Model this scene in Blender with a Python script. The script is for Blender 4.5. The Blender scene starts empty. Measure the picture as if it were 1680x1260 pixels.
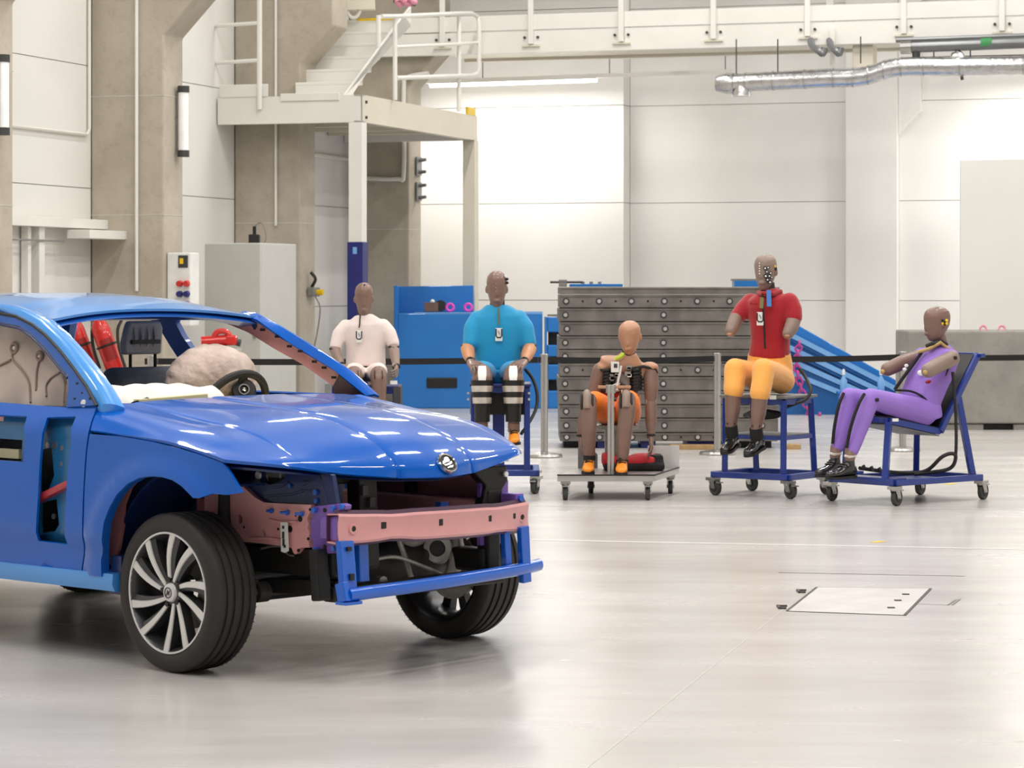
import bpy, bmesh, math, random
from mathutils import Vector as V, Matrix, geometry
random.seed(7)
scene = bpy.context.scene
col = scene.collection
PI = math.pi
# ------------------------------------------------------------------ camera, world, light
FPX, HZ, CAMH = 4500.0, 470.0, 1.57            # focal length in px of a 1680 wide frame, horizon row, eye height
cd = bpy.data.cameras.new('camera'); cam = bpy.data.objects.new('camera', cd); col.objects.link(cam)
cd.sensor_width = 36.0; cd.lens = FPX / 1680 * 36.0; cd.clip_end = 200
cam.location = (0, 0, CAMH); cam.rotation_euler = (PI / 2, 0, 0)
cd.dof.use_dof = True; cd.dof.focus_distance = 14.5; cd.dof.aperture_fstop = 9.0
cd.shift_y = (HZ - 630.0) / 1680.0
scene.camera = cam
vs = scene.view_settings
vs.view_transform = 'Standard'; vs.look = 'None'; vs.gamma = 1.0; vs.use_curve_mapping = False
vs.exposure = 0.0
scene.cycles.max_bounces = 5; scene.cycles.diffuse_bounces = 3; scene.cycles.glossy_bounces = 2; scene.cycles.adaptive_threshold = .035; scene.cycles.caustics_reflective = False; scene.cycles.caustics_refractive = False
w = bpy.data.worlds.new('world'); scene.world = w; w.use_nodes = True
w.node_tree.nodes['Background'].inputs[0].default_value = (1.0, 0.97, 0.92, 1)
w.node_tree.nodes['Background'].inputs[1].default_value = 0.25
UA = math.radians(17.5)                         # the hall is turned a little against the view
U = V((math.sin(UA), math.cos(UA), 0)); W = V((math.cos(UA), -math.sin(UA), 0))
Zv = V((0, 0, 1))
def hall(s, t, z=0.0):
    """hall coordinates: s metres along the long wall, t metres out from it"""
    return V((-12.89 * math.cos(UA) ** 2, 12.89 * math.sin(UA) * math.cos(UA), 0)) * 1.0 + U * s + W * t + Zv * z
def lamp(loc, sx, sy, power, rot=(0, 0, 0), color=(1, .973, .94), spread=PI):
    l = bpy.data.lights.new('ceiling_lamp', 'AREA'); l.shape = 'RECTANGLE'; l.size = sx; l.size_y = sy
    l.energy = power; l.color = color; l.spread = spread
    o = bpy.data.objects.new('ceiling_lamp', l); o.location = loc; o.rotation_euler = rot; col.objects.link(o); return o
LAMP = 154.0
for s_ in (4, 9.5, 15, 20.5, 26, 31.5):
    for t_ in (2.4, 6.4, 10.4, 14.4):
        p = hall(s_, t_, 8.6)
        lamp(p, .32, 2.6, LAMP, (0, 0, -UA))
# ------------------------------------------------------------------ helpers: materials
def lin(c):
    r = []
    for x in c:
        x /= 255.0
        r.append(x / 12.92 if x <= .04045 else ((x + .055) / 1.055) ** 2.4)
    return (*r, 1.0)
MATS = {}
def mat(name, rgb, rough=.5, metal=0.0, coat=0.0, vary=.06, scale=6.0, bump=0.0, bscale=40.0, emit=None, spec=.5, rgb2=None, sheen=0, alpha=None, rvary=.05):
    m = bpy.data.materials.new(name); m.use_nodes = True
    nt = m.node_tree; b = nt.nodes['Principled BSDF']
    b.inputs['Roughness'].default_value = rough; b.inputs['Metallic'].default_value = metal
    b.inputs['Coat Weight'].default_value = coat; b.inputs['Coat Roughness'].default_value = .04
    b.inputs['Specular IOR Level'].default_value = spec
    if sheen: b.inputs['Sheen Weight'].default_value = sheen
    tc = nt.nodes.new('ShaderNodeTexCoord')
    nz = nt.nodes.new('ShaderNodeTexNoise'); nz.inputs['Scale'].default_value = scale; nz.inputs['Detail'].default_value = 5
    nt.links.new(tc.outputs['Object'], nz.inputs['Vector'])
    mx = nt.nodes.new('ShaderNodeMix'); mx.data_type = 'RGBA'
    c = lin(rgb)
    c2 = lin(rgb2) if rgb2 else tuple(min(1, x * (1 + vary)) for x in c[:3]) + (1,)
    c1 = c if rgb2 else tuple(x * (1 - vary) for x in c[:3]) + (1,)
    mx.inputs[6].default_value = c1; mx.inputs[7].default_value = c2
    mr = nt.nodes.new('ShaderNodeMapRange'); mr.inputs['From Min'].default_value = .35; mr.inputs['From Max'].default_value = .65
    nt.links.new(nz.outputs['Fac'], mr.inputs['Value']); nt.links.new(mr.outputs['Result'], mx.inputs[0])
    nt.links.new(mx.outputs[2], b.inputs['Base Color'])
    if rvary:
        rr = nt.nodes.new('ShaderNodeMapRange'); rr.inputs['To Min'].default_value = max(.02, rough - rvary); rr.inputs['To Max'].default_value = min(1, rough + rvary)
        nt.links.new(nz.outputs['Fac'], rr.inputs['Value']); nt.links.new(rr.outputs['Result'], b.inputs['Roughness'])
    if bump:
        n2 = nt.nodes.new('ShaderNodeTexNoise'); n2.inputs['Scale'].default_value = bscale; n2.inputs['Detail'].default_value = 4
        nt.links.new(tc.outputs['Object'], n2.inputs['Vector'])
        bp = nt.nodes.new('ShaderNodeBump'); bp.inputs['Strength'].default_value = bump; bp.inputs['Distance'].default_value = .01
        nt.links.new(n2.outputs['Fac'], bp.inputs['Height']); nt.links.new(bp.outputs['Normal'], b.inputs['Normal'])
    if emit:
        b.inputs['Emission Color'].default_value = lin(emit[0]); b.inputs['Emission Strength'].default_value = emit[1]
    if alpha is not None: b.inputs['Alpha'].default_value = alpha
    MATS[name] = m
    return m
# ------------------------------------------------------------------ helpers: meshes
class MB:
    def __init__(s): s.v = []; s.f = []
    def add(s, vs_, fs_):
        o = len(s.v); s.v += [V(p) for p in vs_]; s.f += [tuple(i + o for i in f) for f in fs_]; return s
    def box(s, c, size, M=None):
        x, y, z = (k / 2 for k in size); c = V(c)
        vs_ = [V((a * x, b * y, d * z)) for d in (-1, 1) for b in (-1, 1) for a in (-1, 1)]
        if M is not None: vs_ = [M @ p for p in vs_]
        return s.add([p + c for p in vs_], [(0, 2, 3, 1), (4, 5, 7, 6), (0, 1, 5, 4), (2, 6, 7, 3), (0, 4, 6, 2), (1, 3, 7, 5)])
    def beam(s, p0, p1, wd, ht, up=(0, 0, 1)):
        p0, p1 = V(p0), V(p1); d = (p1 - p0).normalized(); up = V(up)
        if abs(d.dot(up)) > .98: up = V((0, 1, 0)) if abs(d.y) < .9 else V((1, 0, 0))
        r = d.cross(up).normalized(); u = r.cross(d)
        vs_ = [p + r * (a * wd / 2) + u * (b * ht / 2) for p in (p0, p1) for (a, b) in ((-1, -1), (1, -1), (1, 1), (-1, 1))]
        return s.add(vs_, [(0, 3, 2, 1), (4, 5, 6, 7), (0, 1, 5, 4), (1, 2, 6, 5), (2, 3, 7, 6), (3, 0, 4, 7)])
    def tube(s, path, r, n=8, closed=False, sx=1.0, up=None):
        path = [V(p) for p in path]; N = len(path)
        rs = r if isinstance(r, (list, tuple)) else [r] * N
        rings = []; prev = None
        for i, p in enumerate(path):
            a = path[i - 1] if (i > 0 or closed) else p; b = path[(i + 1) % N] if (i < N - 1 or closed) else p
            d = (b - a)
            d = d.normalized() if d.length > 1e-9 else V((0, 0, 1))
            if prev is None:
                ref = V(up) if up else (V((0, 0, 1)) if abs(d.z) < .9 else V((1, 0, 0)))
                x = ref - d * ref.dot(d)
            else: x = prev - d * prev.dot(d)
            if x.length < 1e-6: x = d.orthogonal()
            x.normalize(); y = d.cross(x); prev = x
            rings.append([p + (x * math.cos(2 * PI * k / n) + y * math.sin(2 * PI * k / n) * sx) * rs[i] for k in range(n)])
        o = len(s.v)
        for R in rings: s.v += R
        M_ = N if closed else N - 1
        for i in range(M_):
            j = (i + 1) % N
            for k in range(n): s.f.append((o + i * n + k, o + i * n + (k + 1) % n, o + j * n + (k + 1) % n, o + j * n + k))
        if not closed:
            s.f.append(tuple(o + k for k in reversed(range(n)))); s.f.append(tuple(o + (N - 1) * n + k for k in range(n)))
        return s
    def cyl(s, p0, p1, r, n=16, r2=None): return s.tube([p0, p1], [r, r if r2 is None else r2], n)
    def lathe(s, prof, c=(0, 0, 0), ax=(0, 0, 1), n=24, close=False):
        c = V(c); ax = V(ax).normalized(); x = ax.orthogonal().normalized(); y = ax.cross(x); o = len(s.v); m = len(prof)
        for k in range(n):
            a = 2 * PI * k / n; d = x * math.cos(a) + y * math.sin(a)
            for (r, h) in prof: s.v.append(c + d * r + ax * h)
        for k in range(n):
            j = (k + 1) % n
            for i in range(m if close else m - 1):
                i2 = (i + 1) % m
                s.f.append((o + k * m + i, o + j * m + i, o + j * m + i2, o + k * m + i2))
        return s
    def ell(s, c, rad, M=None, n=14, m=9):
        c = V(c); rings = []; vs_ = []; fs_ = []
        for i in range(m + 1):
            th = PI * i / m
            for k in range(n):
                a = 2 * PI * k / n
                p = V((rad[0] * math.sin(th) * math.cos(a), rad[1] * math.sin(th) * math.sin(a), rad[2] * math.cos(th)))
                vs_.append(c + (M @ p if M is not None else p))
        for i in range(m):
            for k in range(n): fs_.append((i * n + k, (i + 1) * n + k, (i + 1) * n + (k + 1) % n, i * n + (k + 1) % n))
        return s.add(vs_, fs_)
    def grid(s, rows):
        o = len(s.v); m = len(rows[0])
        for r in rows: s.v += [V(p) for p in r]
        for i in range(len(rows) - 1):
            for k in range(m - 1): s.f.append((o + i * m + k, o + i * m + k + 1, o + (i + 1) * m + k + 1, o + (i + 1) * m + k))
        return s
    def loft(s, rings, cap=True):
        o = len(s.v); n = len(rings[0])
        for r in rings: s.v += [V(p) for p in r]
        for i in range(len(rings) - 1):
            for k in range(n): s.f.append((o + i * n + k, o + i * n + (k + 1) % n, o + (i + 1) * n + (k + 1) % n, o + (i + 1) * n + k))
        if cap: s.f.append(tuple(o + k for k in reversed(range(n)))); s.f.append(tuple(o + (len(rings) - 1) * n + k for k in range(n)))
        return s
    def prism(s, pts, fn, t0, t1):
        """outline pts (a, b) extruded from t0 to t1; fn(a, b, t) -> point"""
        n = len(pts); o = len(s.v)
        for t in (t0, t1): s.v += [V(fn(a, b, t)) for a, b in pts]
        s.f.append(tuple(o + k for k in range(n))); s.f.append(tuple(o + n + k for k in reversed(range(n))))
        for k in range(n): j = (k + 1) % n; s.f.append((o + k, o + n + k, o + n + j, o + j))
        return s
    def limb(s, chain, n=12):
        """rounded tapered chain [(point, radius), ...]"""
        for i, (p, r) in enumerate(chain): s.ell(p, (r, r, r), None, n, 8)
        for (p, r), (q, t) in zip(chain, chain[1:]): s.tube([p, q], [r, t], n)
        return s
    def merge(s, other): return s.add(other.v, other.f)
    def mesh(s, name, fix=True):
        me = bpy.data.meshes.new(name); me.from_pydata([tuple(p) for p in s.v], [], s.f); me.update()
        if fix:
            bm = bmesh.new(); bm.from_mesh(me); bmesh.ops.recalc_face_normals(bm, faces=bm.faces); bm.to_mesh(me); bm.free()
        return me
def empty(name, loc=(0, 0, 0), rz=0.0):
    o = bpy.data.objects.new(name, None); col.objects.link(o); o.location = loc; o.rotation_euler = (0, 0, rz); o.empty_display_size = .1; return o
def tag(o, label=None, cat=None, group=None, kind=None):
    if label: o['label'] = label
    if cat: o['category'] = cat
    if group: o['group'] = group
    if kind: o['kind'] = kind
    return o
def thing(name, label, cat, loc=(0, 0, 0), rz=0.0, group=None): return tag(empty(name, loc, rz), label, cat, group)
def inv(parent):
    M = Matrix.Identity(4); p = parent; chain = []
    while p is not None: chain.append(p); p = p.parent
    for p in reversed(chain): M = M @ (Matrix.Translation(p.location) @ p.rotation_euler.to_matrix().to_4x4())
    return M.inverted()
def ob(name, mb, m, parent=None, smooth=30, bevel=0, world=False, solid=0, sub=0, fix=True, segs=2, soff=0.0):
    """link a mesh object; world=True when the points are in world space and the parent is placed elsewhere"""
    me = mb.mesh(name, fix) if isinstance(mb, MB) else mb
    if world and parent is not None: me.transform(inv(parent))
    if m is not None: me.materials.append(MATS[m] if isinstance(m, str) else m)
    if smooth:
        me.polygons.foreach_set('use_smooth', [True] * len(me.polygons))
        try: me.set_sharp_from_angle(angle=math.radians(smooth))
        except Exception: pass
    o = bpy.data.objects.new(name, me); col.objects.link(o)
    if parent is not None: o.parent = parent
    if solid:
        k = o.modifiers.new('solid', 'SOLIDIFY'); k.thickness = solid; k.offset = soff
        if smooth: k = o.modifiers.new('split', 'EDGE_SPLIT'); k.split_angle = math.radians(48)
    if bevel:
        k = o.modifiers.new('bevel', 'BEVEL'); k.width = bevel; k.segments = segs; k.limit_method = 'ANGLE'; k.angle_limit = math.radians(40)
    if sub:
        k = o.modifiers.new('sub', 'SUBSURF'); k.levels = sub; k.render_levels = sub
    return o
def remesh(mb, vox, smooth=4, fac=.5, name='body'):
    me = mb.mesh(name); o = bpy.data.objects.new(name, me); col.objects.link(o)
    r = o.modifiers.new('r', 'REMESH'); r.mode = 'VOXEL'; r.voxel_size = vox
    if smooth:
        k = o.modifiers.new('s', 'SMOOTH'); k.iterations = smooth; k.factor = fac
    dg = bpy.context.evaluated_depsgraph_get(); dg.update()
    out = bpy.data.meshes.new_from_object(o.evaluated_get(dg)); out.name = name
    bpy.data.objects.remove(o); bpy.data.meshes.remove(me)
    return out
def copy_tree(o, parent=None):
    c = o.copy(); col.objects.link(c)
    if parent is not None: c.parent = parent
    for ch in [x for x in bpy.data.objects if x.parent is o]: copy_tree(ch, c)
    return c
def inside(p, poly):
    x, y = p; r = False; j = len(poly) - 1
    for i in range(len(poly)):
        xi, yi = poly[i]; xj, yj = poly[j]
        if (yi > y) != (yj > y) and x < (xj - xi) * (y - yi) / (yj - yi) + xi: r = not r
        j = i
    return r
def dens(poly, step, closed=True):
    out = []; n = len(poly)
    for i in range(n if closed else n - 1):
        a = V(poly[i]); b = V(poly[(i + 1) % n]); k = max(1, int((b - a).length / step))
        out += [tuple(a.lerp(b, t / k)) for t in range(k)]
    if not closed: out.append(tuple(poly[-1]))
    return out
def panel(outline, holes, fn, step=.04):
    """2-D outline with holes, filled with an even mesh and mapped by fn(a, b) to a curved surface"""
    loops = [dens(outline, step)] + [dens(h, step) for h in holes]
    pts = []; edges = []
    for L in loops:
        o = len(pts); n = len(L); pts += [V(p) for p in L]; edges += [(o + i, o + (i + 1) % n) for i in range(n)]
    xs = [p[0] for p in loops[0]]; ys = [p[1] for p in loops[0]]
    bd = list(pts)
    x = min(xs) + step / 2
    while x < max(xs):
        y = min(ys) + step / 2
        while y < max(ys):
            if inside((x, y), loops[0]) and not any(inside((x, y), h) for h in loops[1:]) and min((V((x, y)) - b).length_squared for b in bd) > (step * .55) ** 2:
                pts.append(V((x, y)))
            y += step
        x += step
    r = geometry.delaunay_2d_cdt(pts, edges, [], 0, 1e-6)
    mb = MB(); mb.v = [V(fn(p[0], p[1])) for p in r[0]]
    for t in r[2]:
        c = sum((r[0][i] for i in t), V((0, 0))) / 3
        if inside(c, loops[0]) and not any(inside(c, h) for h in loops[1:]): mb.f.append(tuple(t))
    return mb
def arc(cx, cy, r, a0, a1, n, ry=None):
    ry = r if ry is None else ry
    return [(cx + r * math.cos(math.radians(a0 + (a1 - a0) * i / n)), cy + ry * math.sin(math.radians(a0 + (a1 - a0) * i / n))) for i in range(n + 1)]
def spline(pts, n):
    """Catmull-Rom through pts, n points per span"""
    P = [V(p) for p in pts]; out = []
    for i in range(len(P) - 1):
        p0 = P[i - 1] if i else P[0] * 2 - P[1]; p1 = P[i]; p2 = P[i + 1]; p3 = P[i + 2] if i + 2 < len(P) else P[-1] * 2 - P[-2]
        for k in range(n):
            t = k / n
            out.append(.5 * ((2 * p1) + (p2 - p0) * t + (2 * p0 - 5 * p1 + 4 * p2 - p3) * t * t + (3 * p1 - p0 - 3 * p2 + p3) * t ** 3))
    out.append(P[-1]); return out
def at(px, py, D):
    """the point D metres in front of the eye that the photograph shows at pixel (px, py)"""
    return V(((px - 840) * D / FPX, D, CAMH - (py - HZ) * D / FPX))
def text(name, body, size, m, parent, loc, rot, depth=.001, align='CENTER'):
    cu = bpy.data.curves.new(name, 'FONT'); cu.body = body; cu.size = size; cu.extrude = depth; cu.align_x = align; cu.align_y = 'CENTER'
    o = bpy.data.objects.new(name, cu); col.objects.link(o)
    dg = bpy.context.evaluated_depsgraph_get(); me = bpy.data.meshes.new_from_object(o.evaluated_get(dg))
    bpy.data.objects.remove(o)
    me.materials.append(MATS[m]); q = bpy.data.objects.new(name, me); col.objects.link(q); q.parent = parent; q.location = loc; q.rotation_euler = rot
    return q
# ------------------------------------------------------------------ materials of the hall
def concrete(name, a, b, dark, scale=1.6, rough=.8):
    m = mat(name, a, rough, rgb2=b, scale=scale, bump=.25, bscale=60)
    nt = m.node_tree; bs = nt.nodes['Principled BSDF']
    lk = [l for l in nt.links if l.to_socket == bs.inputs['Base Color']][0]; src = lk.from_socket
    tc = nt.nodes.new('ShaderNodeTexCoord'); n2 = nt.nodes.new('ShaderNodeTexNoise'); n2.inputs['Scale'].default_value = 9; n2.inputs['Detail'].default_value = 8
    n2.inputs['Roughness'].default_value = .75
    nt.links.new(tc.outputs['Object'], n2.inputs['Vector'])
    mr = nt.nodes.new('ShaderNodeMapRange'); mr.inputs['From Min'].default_value = .5; mr.inputs['From Max'].default_value = .8; mr.inputs['To Max'].default_value = .55
    nt.links.new(n2.outputs['Fac'], mr.inputs['Value'])
    mx = nt.nodes.new('ShaderNodeMix'); mx.data_type = 'RGBA'; mx.inputs[7].default_value = lin(dark)
    nt.links.new(mr.outputs['Result'], mx.inputs[0]); nt.links.new(src, mx.inputs[6]); nt.links.new(mx.outputs[2], bs.inputs['Base Color'])
    return m
concrete('concrete', (192, 183, 167), (176, 166, 150), (146, 135, 118))
concrete('concrete_block', (158, 154, 147), (140, 137, 131), (112, 108, 102), 2.5)
def floor_mat():
    m = bpy.data.materials.new('floor_epoxy'); m.use_nodes = True; nt = m.node_tree; b = nt.nodes['Principled BSDF']
    tc = nt.nodes.new('ShaderNodeTexCoord'); mp = nt.nodes.new('ShaderNodeMapping'); mp.inputs['Scale'].default_value = (.45, 1.6, 1)
    nt.links.new(tc.outputs['Object'], mp.inputs['Vector'])
    n1 = nt.nodes.new('ShaderNodeTexNoise'); n1.inputs['Scale'].default_value = 1.1; n1.inputs['Detail'].default_value = 7; n1.inputs['Roughness'].default_value = .6
    n2 = nt.nodes.new('ShaderNodeTexNoise'); n2.inputs['Scale'].default_value = .35; n2.inputs['Detail'].default_value = 3
    nt.links.new(mp.outputs['Vector'], n1.inputs['Vector']); nt.links.new(tc.outputs['Object'], n2.inputs['Vector'])
    mx = nt.nodes.new('ShaderNodeMix'); mx.data_type = 'RGBA'; mx.inputs[6].default_value = lin((190, 186, 181)); mx.inputs[7].default_value = lin((201, 197, 193))
    ad = nt.nodes.new('ShaderNodeMath'); ad.operation = 'ADD'; nt.links.new(n1.outputs['Fac'], ad.inputs[0]); nt.links.new(n2.outputs['Fac'], ad.inputs[1])
    mr = nt.nodes.new('ShaderNodeMapRange'); mr.inputs['From Min'].default_value = .75; mr.inputs['From Max'].default_value = 1.25
    nt.links.new(ad.outputs[0], mr.inputs['Value']); nt.links.new(mr.outputs['Result'], mx.inputs[0]); nt.links.new(mx.outputs[2], b.inputs['Base Color'])
    r = nt.nodes.new('ShaderNodeMapRange'); r.inputs['From Min'].default_value = .3; r.inputs['From Max'].default_value = .7; r.inputs['To Min'].default_value = .20; r.inputs['To Max'].default_value = .30
    nt.links.new(n1.outputs['Fac'], r.inputs['Value']); nt.links.new(r.outputs['Result'], b.inputs['Roughness'])
    b.inputs['Specular IOR Level'].default_value = .34
    MATS['floor'] = m
floor_mat()
mat('wall_white', (234, 232, 227), .55, vary=.015, scale=1.0)
mat('wall_joint', (206, 203, 195), .8)
mat('ceiling_grey', (128, 126, 122), .8, vary=.03)
mat('steel_white', (233, 231, 224), .45, vary=.03, scale=2)
mat('steel_cream', (221, 214, 196), .5, vary=.03, scale=2)
mat('yellow', (236, 196, 20), .45)
mat('black', (22, 21, 20), .45)
mat('black_rubber', (34, 33, 31), .6)
mat('dark_grey', (60, 60, 60), .5)
mat('mid_grey', (128, 128, 126), .5)
mat('lamp_tube', (250, 250, 248), .3, emit=((255, 250, 240), 9.0))
mat('lamp_tube_wall', (245, 245, 245), .3, emit=((255, 250, 244), .1))
mat('cabinet_grey', (196, 196, 190), .4, vary=.02)
mat('foil', (205, 205, 205), .28, metal=.95, bump=.6, bscale=14, vary=.12, scale=9)
mat('pipe_grey', (130, 132, 134), .4, metal=.5)
mat('steel', (186, 184, 180), .3, metal=.9)
mat('steel_plate', (112, 107, 102), .42, metal=.4, rgb2=(134, 129, 124), scale=5, bump=.1, bscale=25)
mat('bolt', (215, 213, 208), .3, metal=.7)
mat('blue_paint', (30, 118, 196), .38, vary=.05, scale=3, coat=.2)
mat('blue_paint_dark', (24, 92, 156), .4, vary=.05, scale=3)
mat('blue_light', (120, 172, 226), .4)
mat('navy', (34, 40, 110), .4, vary=.08)
mat('cart_blue', (26, 54, 138), .36, vary=.06, coat=.4)
mat('pink', (224, 70, 190), .4)
mat('pale_pink', (226, 150, 172), .45)
mat('wood', (176, 142, 96), .6, vary=.15, scale=20)
mat('red', (206, 32, 26), .32, coat=.4)
mat('red_dark', (150, 26, 24), .4)
mat('brown_box', (108, 84, 74), .7)
mat('white_plastic', (236, 236, 232), .4)
mat('floor_line', (226, 224, 220), .4)
mat('floor_dark', (66, 62, 60), .6)
mat('floor_plate', (206, 202, 197), .35)
# ------------------------------------------------------------------ the room
S0, S1, T0, T1, ZC = -9.0, 37.62, -.85, 21.0, 9.2
def quad(a, b, c, d): return MB().add([a, b, c, d], [(0, 1, 2, 3)])
def struct(name, mb, m, label=None, **k):
    o = ob(name, mb, m, None, **k); tag(o, label, None, None, 'structure'); return o
def hbox(s0, s1, t0, t1, z0, z1):
    mb = MB(); P = [hall(s, t, z) for z in (z0, z1) for t in (t0, t1) for s in (s0, s1)]
    return mb.add(P, [(0, 2, 3, 1), (4, 5, 7, 6), (0, 1, 5, 4), (2, 6, 7, 3), (0, 4, 6, 2), (1, 3, 7, 5)])
floor = struct('floor', hbox(S0, S1 + .4, T0 - .4, T1 + .4, -.2, 0), 'floor', 'pale grey glossy epoxy hall floor')
struct('ceiling', hbox(S0, S1 + .4, T0 - .4, T1 + .4, ZC, ZC + .2), 'ceiling_grey', 'grey hall ceiling')
wl = struct('wall_left', hbox(S0, S1 + .4, T0 - .4, T0 - .02, 0, ZC), 'wall_joint', 'white panelled long wall between concrete columns')
wb = struct('wall_back', hbox(S1 + .02, S1 + .4, T0, T1, 0, ZC), 'wall_joint', 'white panelled end wall of the hall')
struct('wall_right', hbox(S0, S1, T1, T1 + .3, 0, ZC), 'wall_white', 'white long wall opposite the columns')
struct('wall_front', hbox(S0 - .3, S0, T0, T1, 0, ZC), 'wall_white', 'white end wall behind the viewer')
cols_s = [34.92 - 3.87 * k for k in range(0, 11)]
edges_s = [S1] + cols_s
for i, c in enumerate(cols_s[:6]):
    far = edges_s[i] - (.5 if i else 0)
    z = 0
    while z < ZC:
        ob('panel', hbox(c + .004, far - .004, T0 - .03, T0, z + .005, min(ZC, z + 1.31) - .005), 'wall_white', wl, smooth=0); z += 1.31
tb = [(T0, 2.19), (2.19, 5.30), (6.02, 9.2), (9.2, 12), (12, 16), (16, T1)]
for t0, t1 in tb:
    d = .35 if t1 <= 2.2 else 0.0
    z = 0; hs = 1.375
    if d: z = 0
    while z < ZC:
        top = min(ZC, z + hs)
        ob('panel', hbox(S1 - .0 - d, S1 + .02, t0 + .003, t1 - .003, z + .004, top - .004), 'wall_white', wb, smooth=0); z += hs
# concrete columns on the long wall, each with a corbel
for i, c in enumerate(cols_s[:6]):
    pr_ = [(T0, 0), (0, 0), (0, 4.24), (.42, 4.68), (.42, 9.2), (T0, 9.2)]
    mb = MB().prism(pr_, lambda a, b, t: hall(t, a, b), c - .5, c)
    o = ob('column', mb, 'concrete', None, smooth=0, bevel=.02)
    tag(o, ['concrete column with corbel beside the back corner', 'concrete column with corbel behind the platform stair', 'concrete column with corbel carrying the socket board and white tube lamp',
            'concrete column at the photograph edge with a dark ended tube lamp', 'concrete column further along the long wall', 'concrete column nearest the viewer on the long wall'][i], None, None, 'structure')
    if i < 4:
        for zz in (2.33, 3.6):
            ob('joint_line', MB().prism([(T0, zz), (.003, zz), (.003, zz + .008), (T0, zz + .008)], lambda a, b, t: hall(t, a, b), c - .503, c + .003), 'wall_joint', o, smooth=0)
mb = hbox(S1 - .14, S1 + .05, 5.30, 6.02, 0, 9.2)
mb.prism([(6.02, 3.65), (6.34, 3.98), (6.34, 9.2), (6.02, 9.2)], lambda a, b, t: hall(t, a, b), S1 - .1, S1 + .05)
tag(ob('column', mb, 'wall_white', None, smooth=0, bevel=.01), 'white painted column with corbel on the end wall', None, None, 'structure')
# floor markings, hatch
def fl(px, py): D = FPX * CAMH / (py - HZ); return V(((px - 840) * D / FPX, D, 0))
def strip(name, a, b, wd, m, z=.0012):
    a, b = V((a.x, a.y, z)), V((b.x, b.y, z)); d = (b - a).normalized(); r = V((d.y, -d.x, 0)) * wd / 2
    return ob(name, quad(a - r, b - r, b + r, a + r), m, floor, smooth=0)
strip('floor_line', fl(872, 886), fl(1400, 896), .05, 'floor_line'); strip('floor_line', fl(1400, 896), fl(1760, 903), .05, 'floor_line')
strip('floor_line', fl(560, 828), fl(1760, 836), .03, 'floor_line')
strip('floor_joint', fl(1277, 939.5), fl(1583, 945.5), .012, 'floor_dark')
strip('floor_line', fl(960, 1262), fl(1285, 1000), .005, 'floor_plate', .0008)
strip('floor_mark', fl(1432, 890), fl(1450, 888), .06, 'yellow'); strip('floor_mark', fl(1553, 795), fl(1565, 793), .06, 'yellow')
ht = empty('floor_hatch'); ht.parent = floor
A, B, C_, D_ = fl(1291, 1003), fl(1340, 964), fl(1527, 966), fl(1484, 1010)
up = V((0, 0, .002))
ob('hatch_plate', quad(A + up, B + up, C_ + up, D_ + up), 'floor_plate', ht, smooth=0)
for a, b, wd in ((A, B, .014), (C_, D_, .014), (D_, A, .006), (B, C_, .004)): 
    o = strip('hatch_gap', a, b, wd, 'floor_dark', .003); o.parent = ht
for px, py in ((1315, 971), (1283, 997)):
    p = fl(px, py)
    mb = MB(); mb.box(p + V((.004, .045, .005)), (.05, .022, .006)); mb.box(p + V((-.016, 0, .005)), (.014, .11, .006)); mb.box(p + V((-.002, -.05, .005)), (.035, .02, .006))
    ob('hatch_hinge', mb, 'floor_dark', ht, smooth=0)
for px, py in ((1486, 976), (1462, 998), (1473, 986)):
    p = fl(px, py); ob('hatch_slot', MB().box(p + V((0, 0, .004)), (.035, .03, .004)), 'floor_dark', ht, smooth=0)
for a, b in ((fl(1502, 991), fl(1555, 993)), (fl(1555, 993), fl(1568, 984)), (fl(1562, 993), fl(1575, 983))):
    o = strip('hatch_gap', a, b, .01, 'mid_grey', .003); o.parent = ht
# ------------------------------------------------------------------ wall lamps, conduits, boxes on the long wall
def wall_lamp(s, t, z0, z1, label, dark):
    o = thing('tube_lamp', label, 'lamp', hall(s, t, z0), -UA, 'tube lamps standing upright on the columns')
    L = z1 - z0
    ob('lamp_tube', MB().lathe([(0, .05), (.055, .05), (.055, L - .05), (0, L - .05)], n=16), 'lamp_tube_wall', o)
    for z in (0, L - .07): ob('end_cap', MB().lathe([(0, z), (.064, z), (.064, z + .07), (0, z + .07)], n=16), 'dark_grey', o)
    ob('back_rail', MB().box((-.05 if not dark else -.03, -.055 if dark else 0, L / 2), (.05, .03, L - .1)), 'black' if dark else 'mid_grey', o, smooth=0)
    ob('bracket', MB().box((-.07, 0, L / 2), (.09, .04, .08)), 'mid_grey', o, smooth=0)
wall_lamp(27.0, .085, 2.96, 3.72, 'white tube lamp upright on the column above the socket board', False)
wall_lamp(22.95, .085, 2.98, 3.73, 'dark backed tube lamp upright at the photograph edge', True)
def tubing(name, pts, r, m, label, cat='pipe', grp=None, n=8):
    o = ob(name, MB().tube(pts, r, n), m); return tag(o, label, cat, grp)
cf = lambda i: cols_s[i] - .5 - .03
tubing('conduit', [hall(cf(2), -.3, 1.52), hall(cf(2), -.3, 9.1)], .018, 'steel_white', 'thin white conduit down the column behind the car roof', 'pipe')
tubing('conduit', [hall(cf(1), -.30, 2.3), hall(cf(1), -.30, 9.1)], .016, 'steel_white', 'thin white conduit down the column above the white cabinet', 'pipe')
tubing('conduit', [hall(26.58, T0 + .03, 9.0), hall(26.58, T0 + .03, 3.25), hall(26.52, T0 + .03, 3.19), hall(23.4, T0 + .03, 3.19)], .018, 'steel_white', 'white conduit bending along the wall panel joint', 'pipe')
o = thing('wall_bracket', 'white steel bracket beam on the wall beside the column', 'bracket', hall(24.6, T0, 2.0), -UA)
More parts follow.
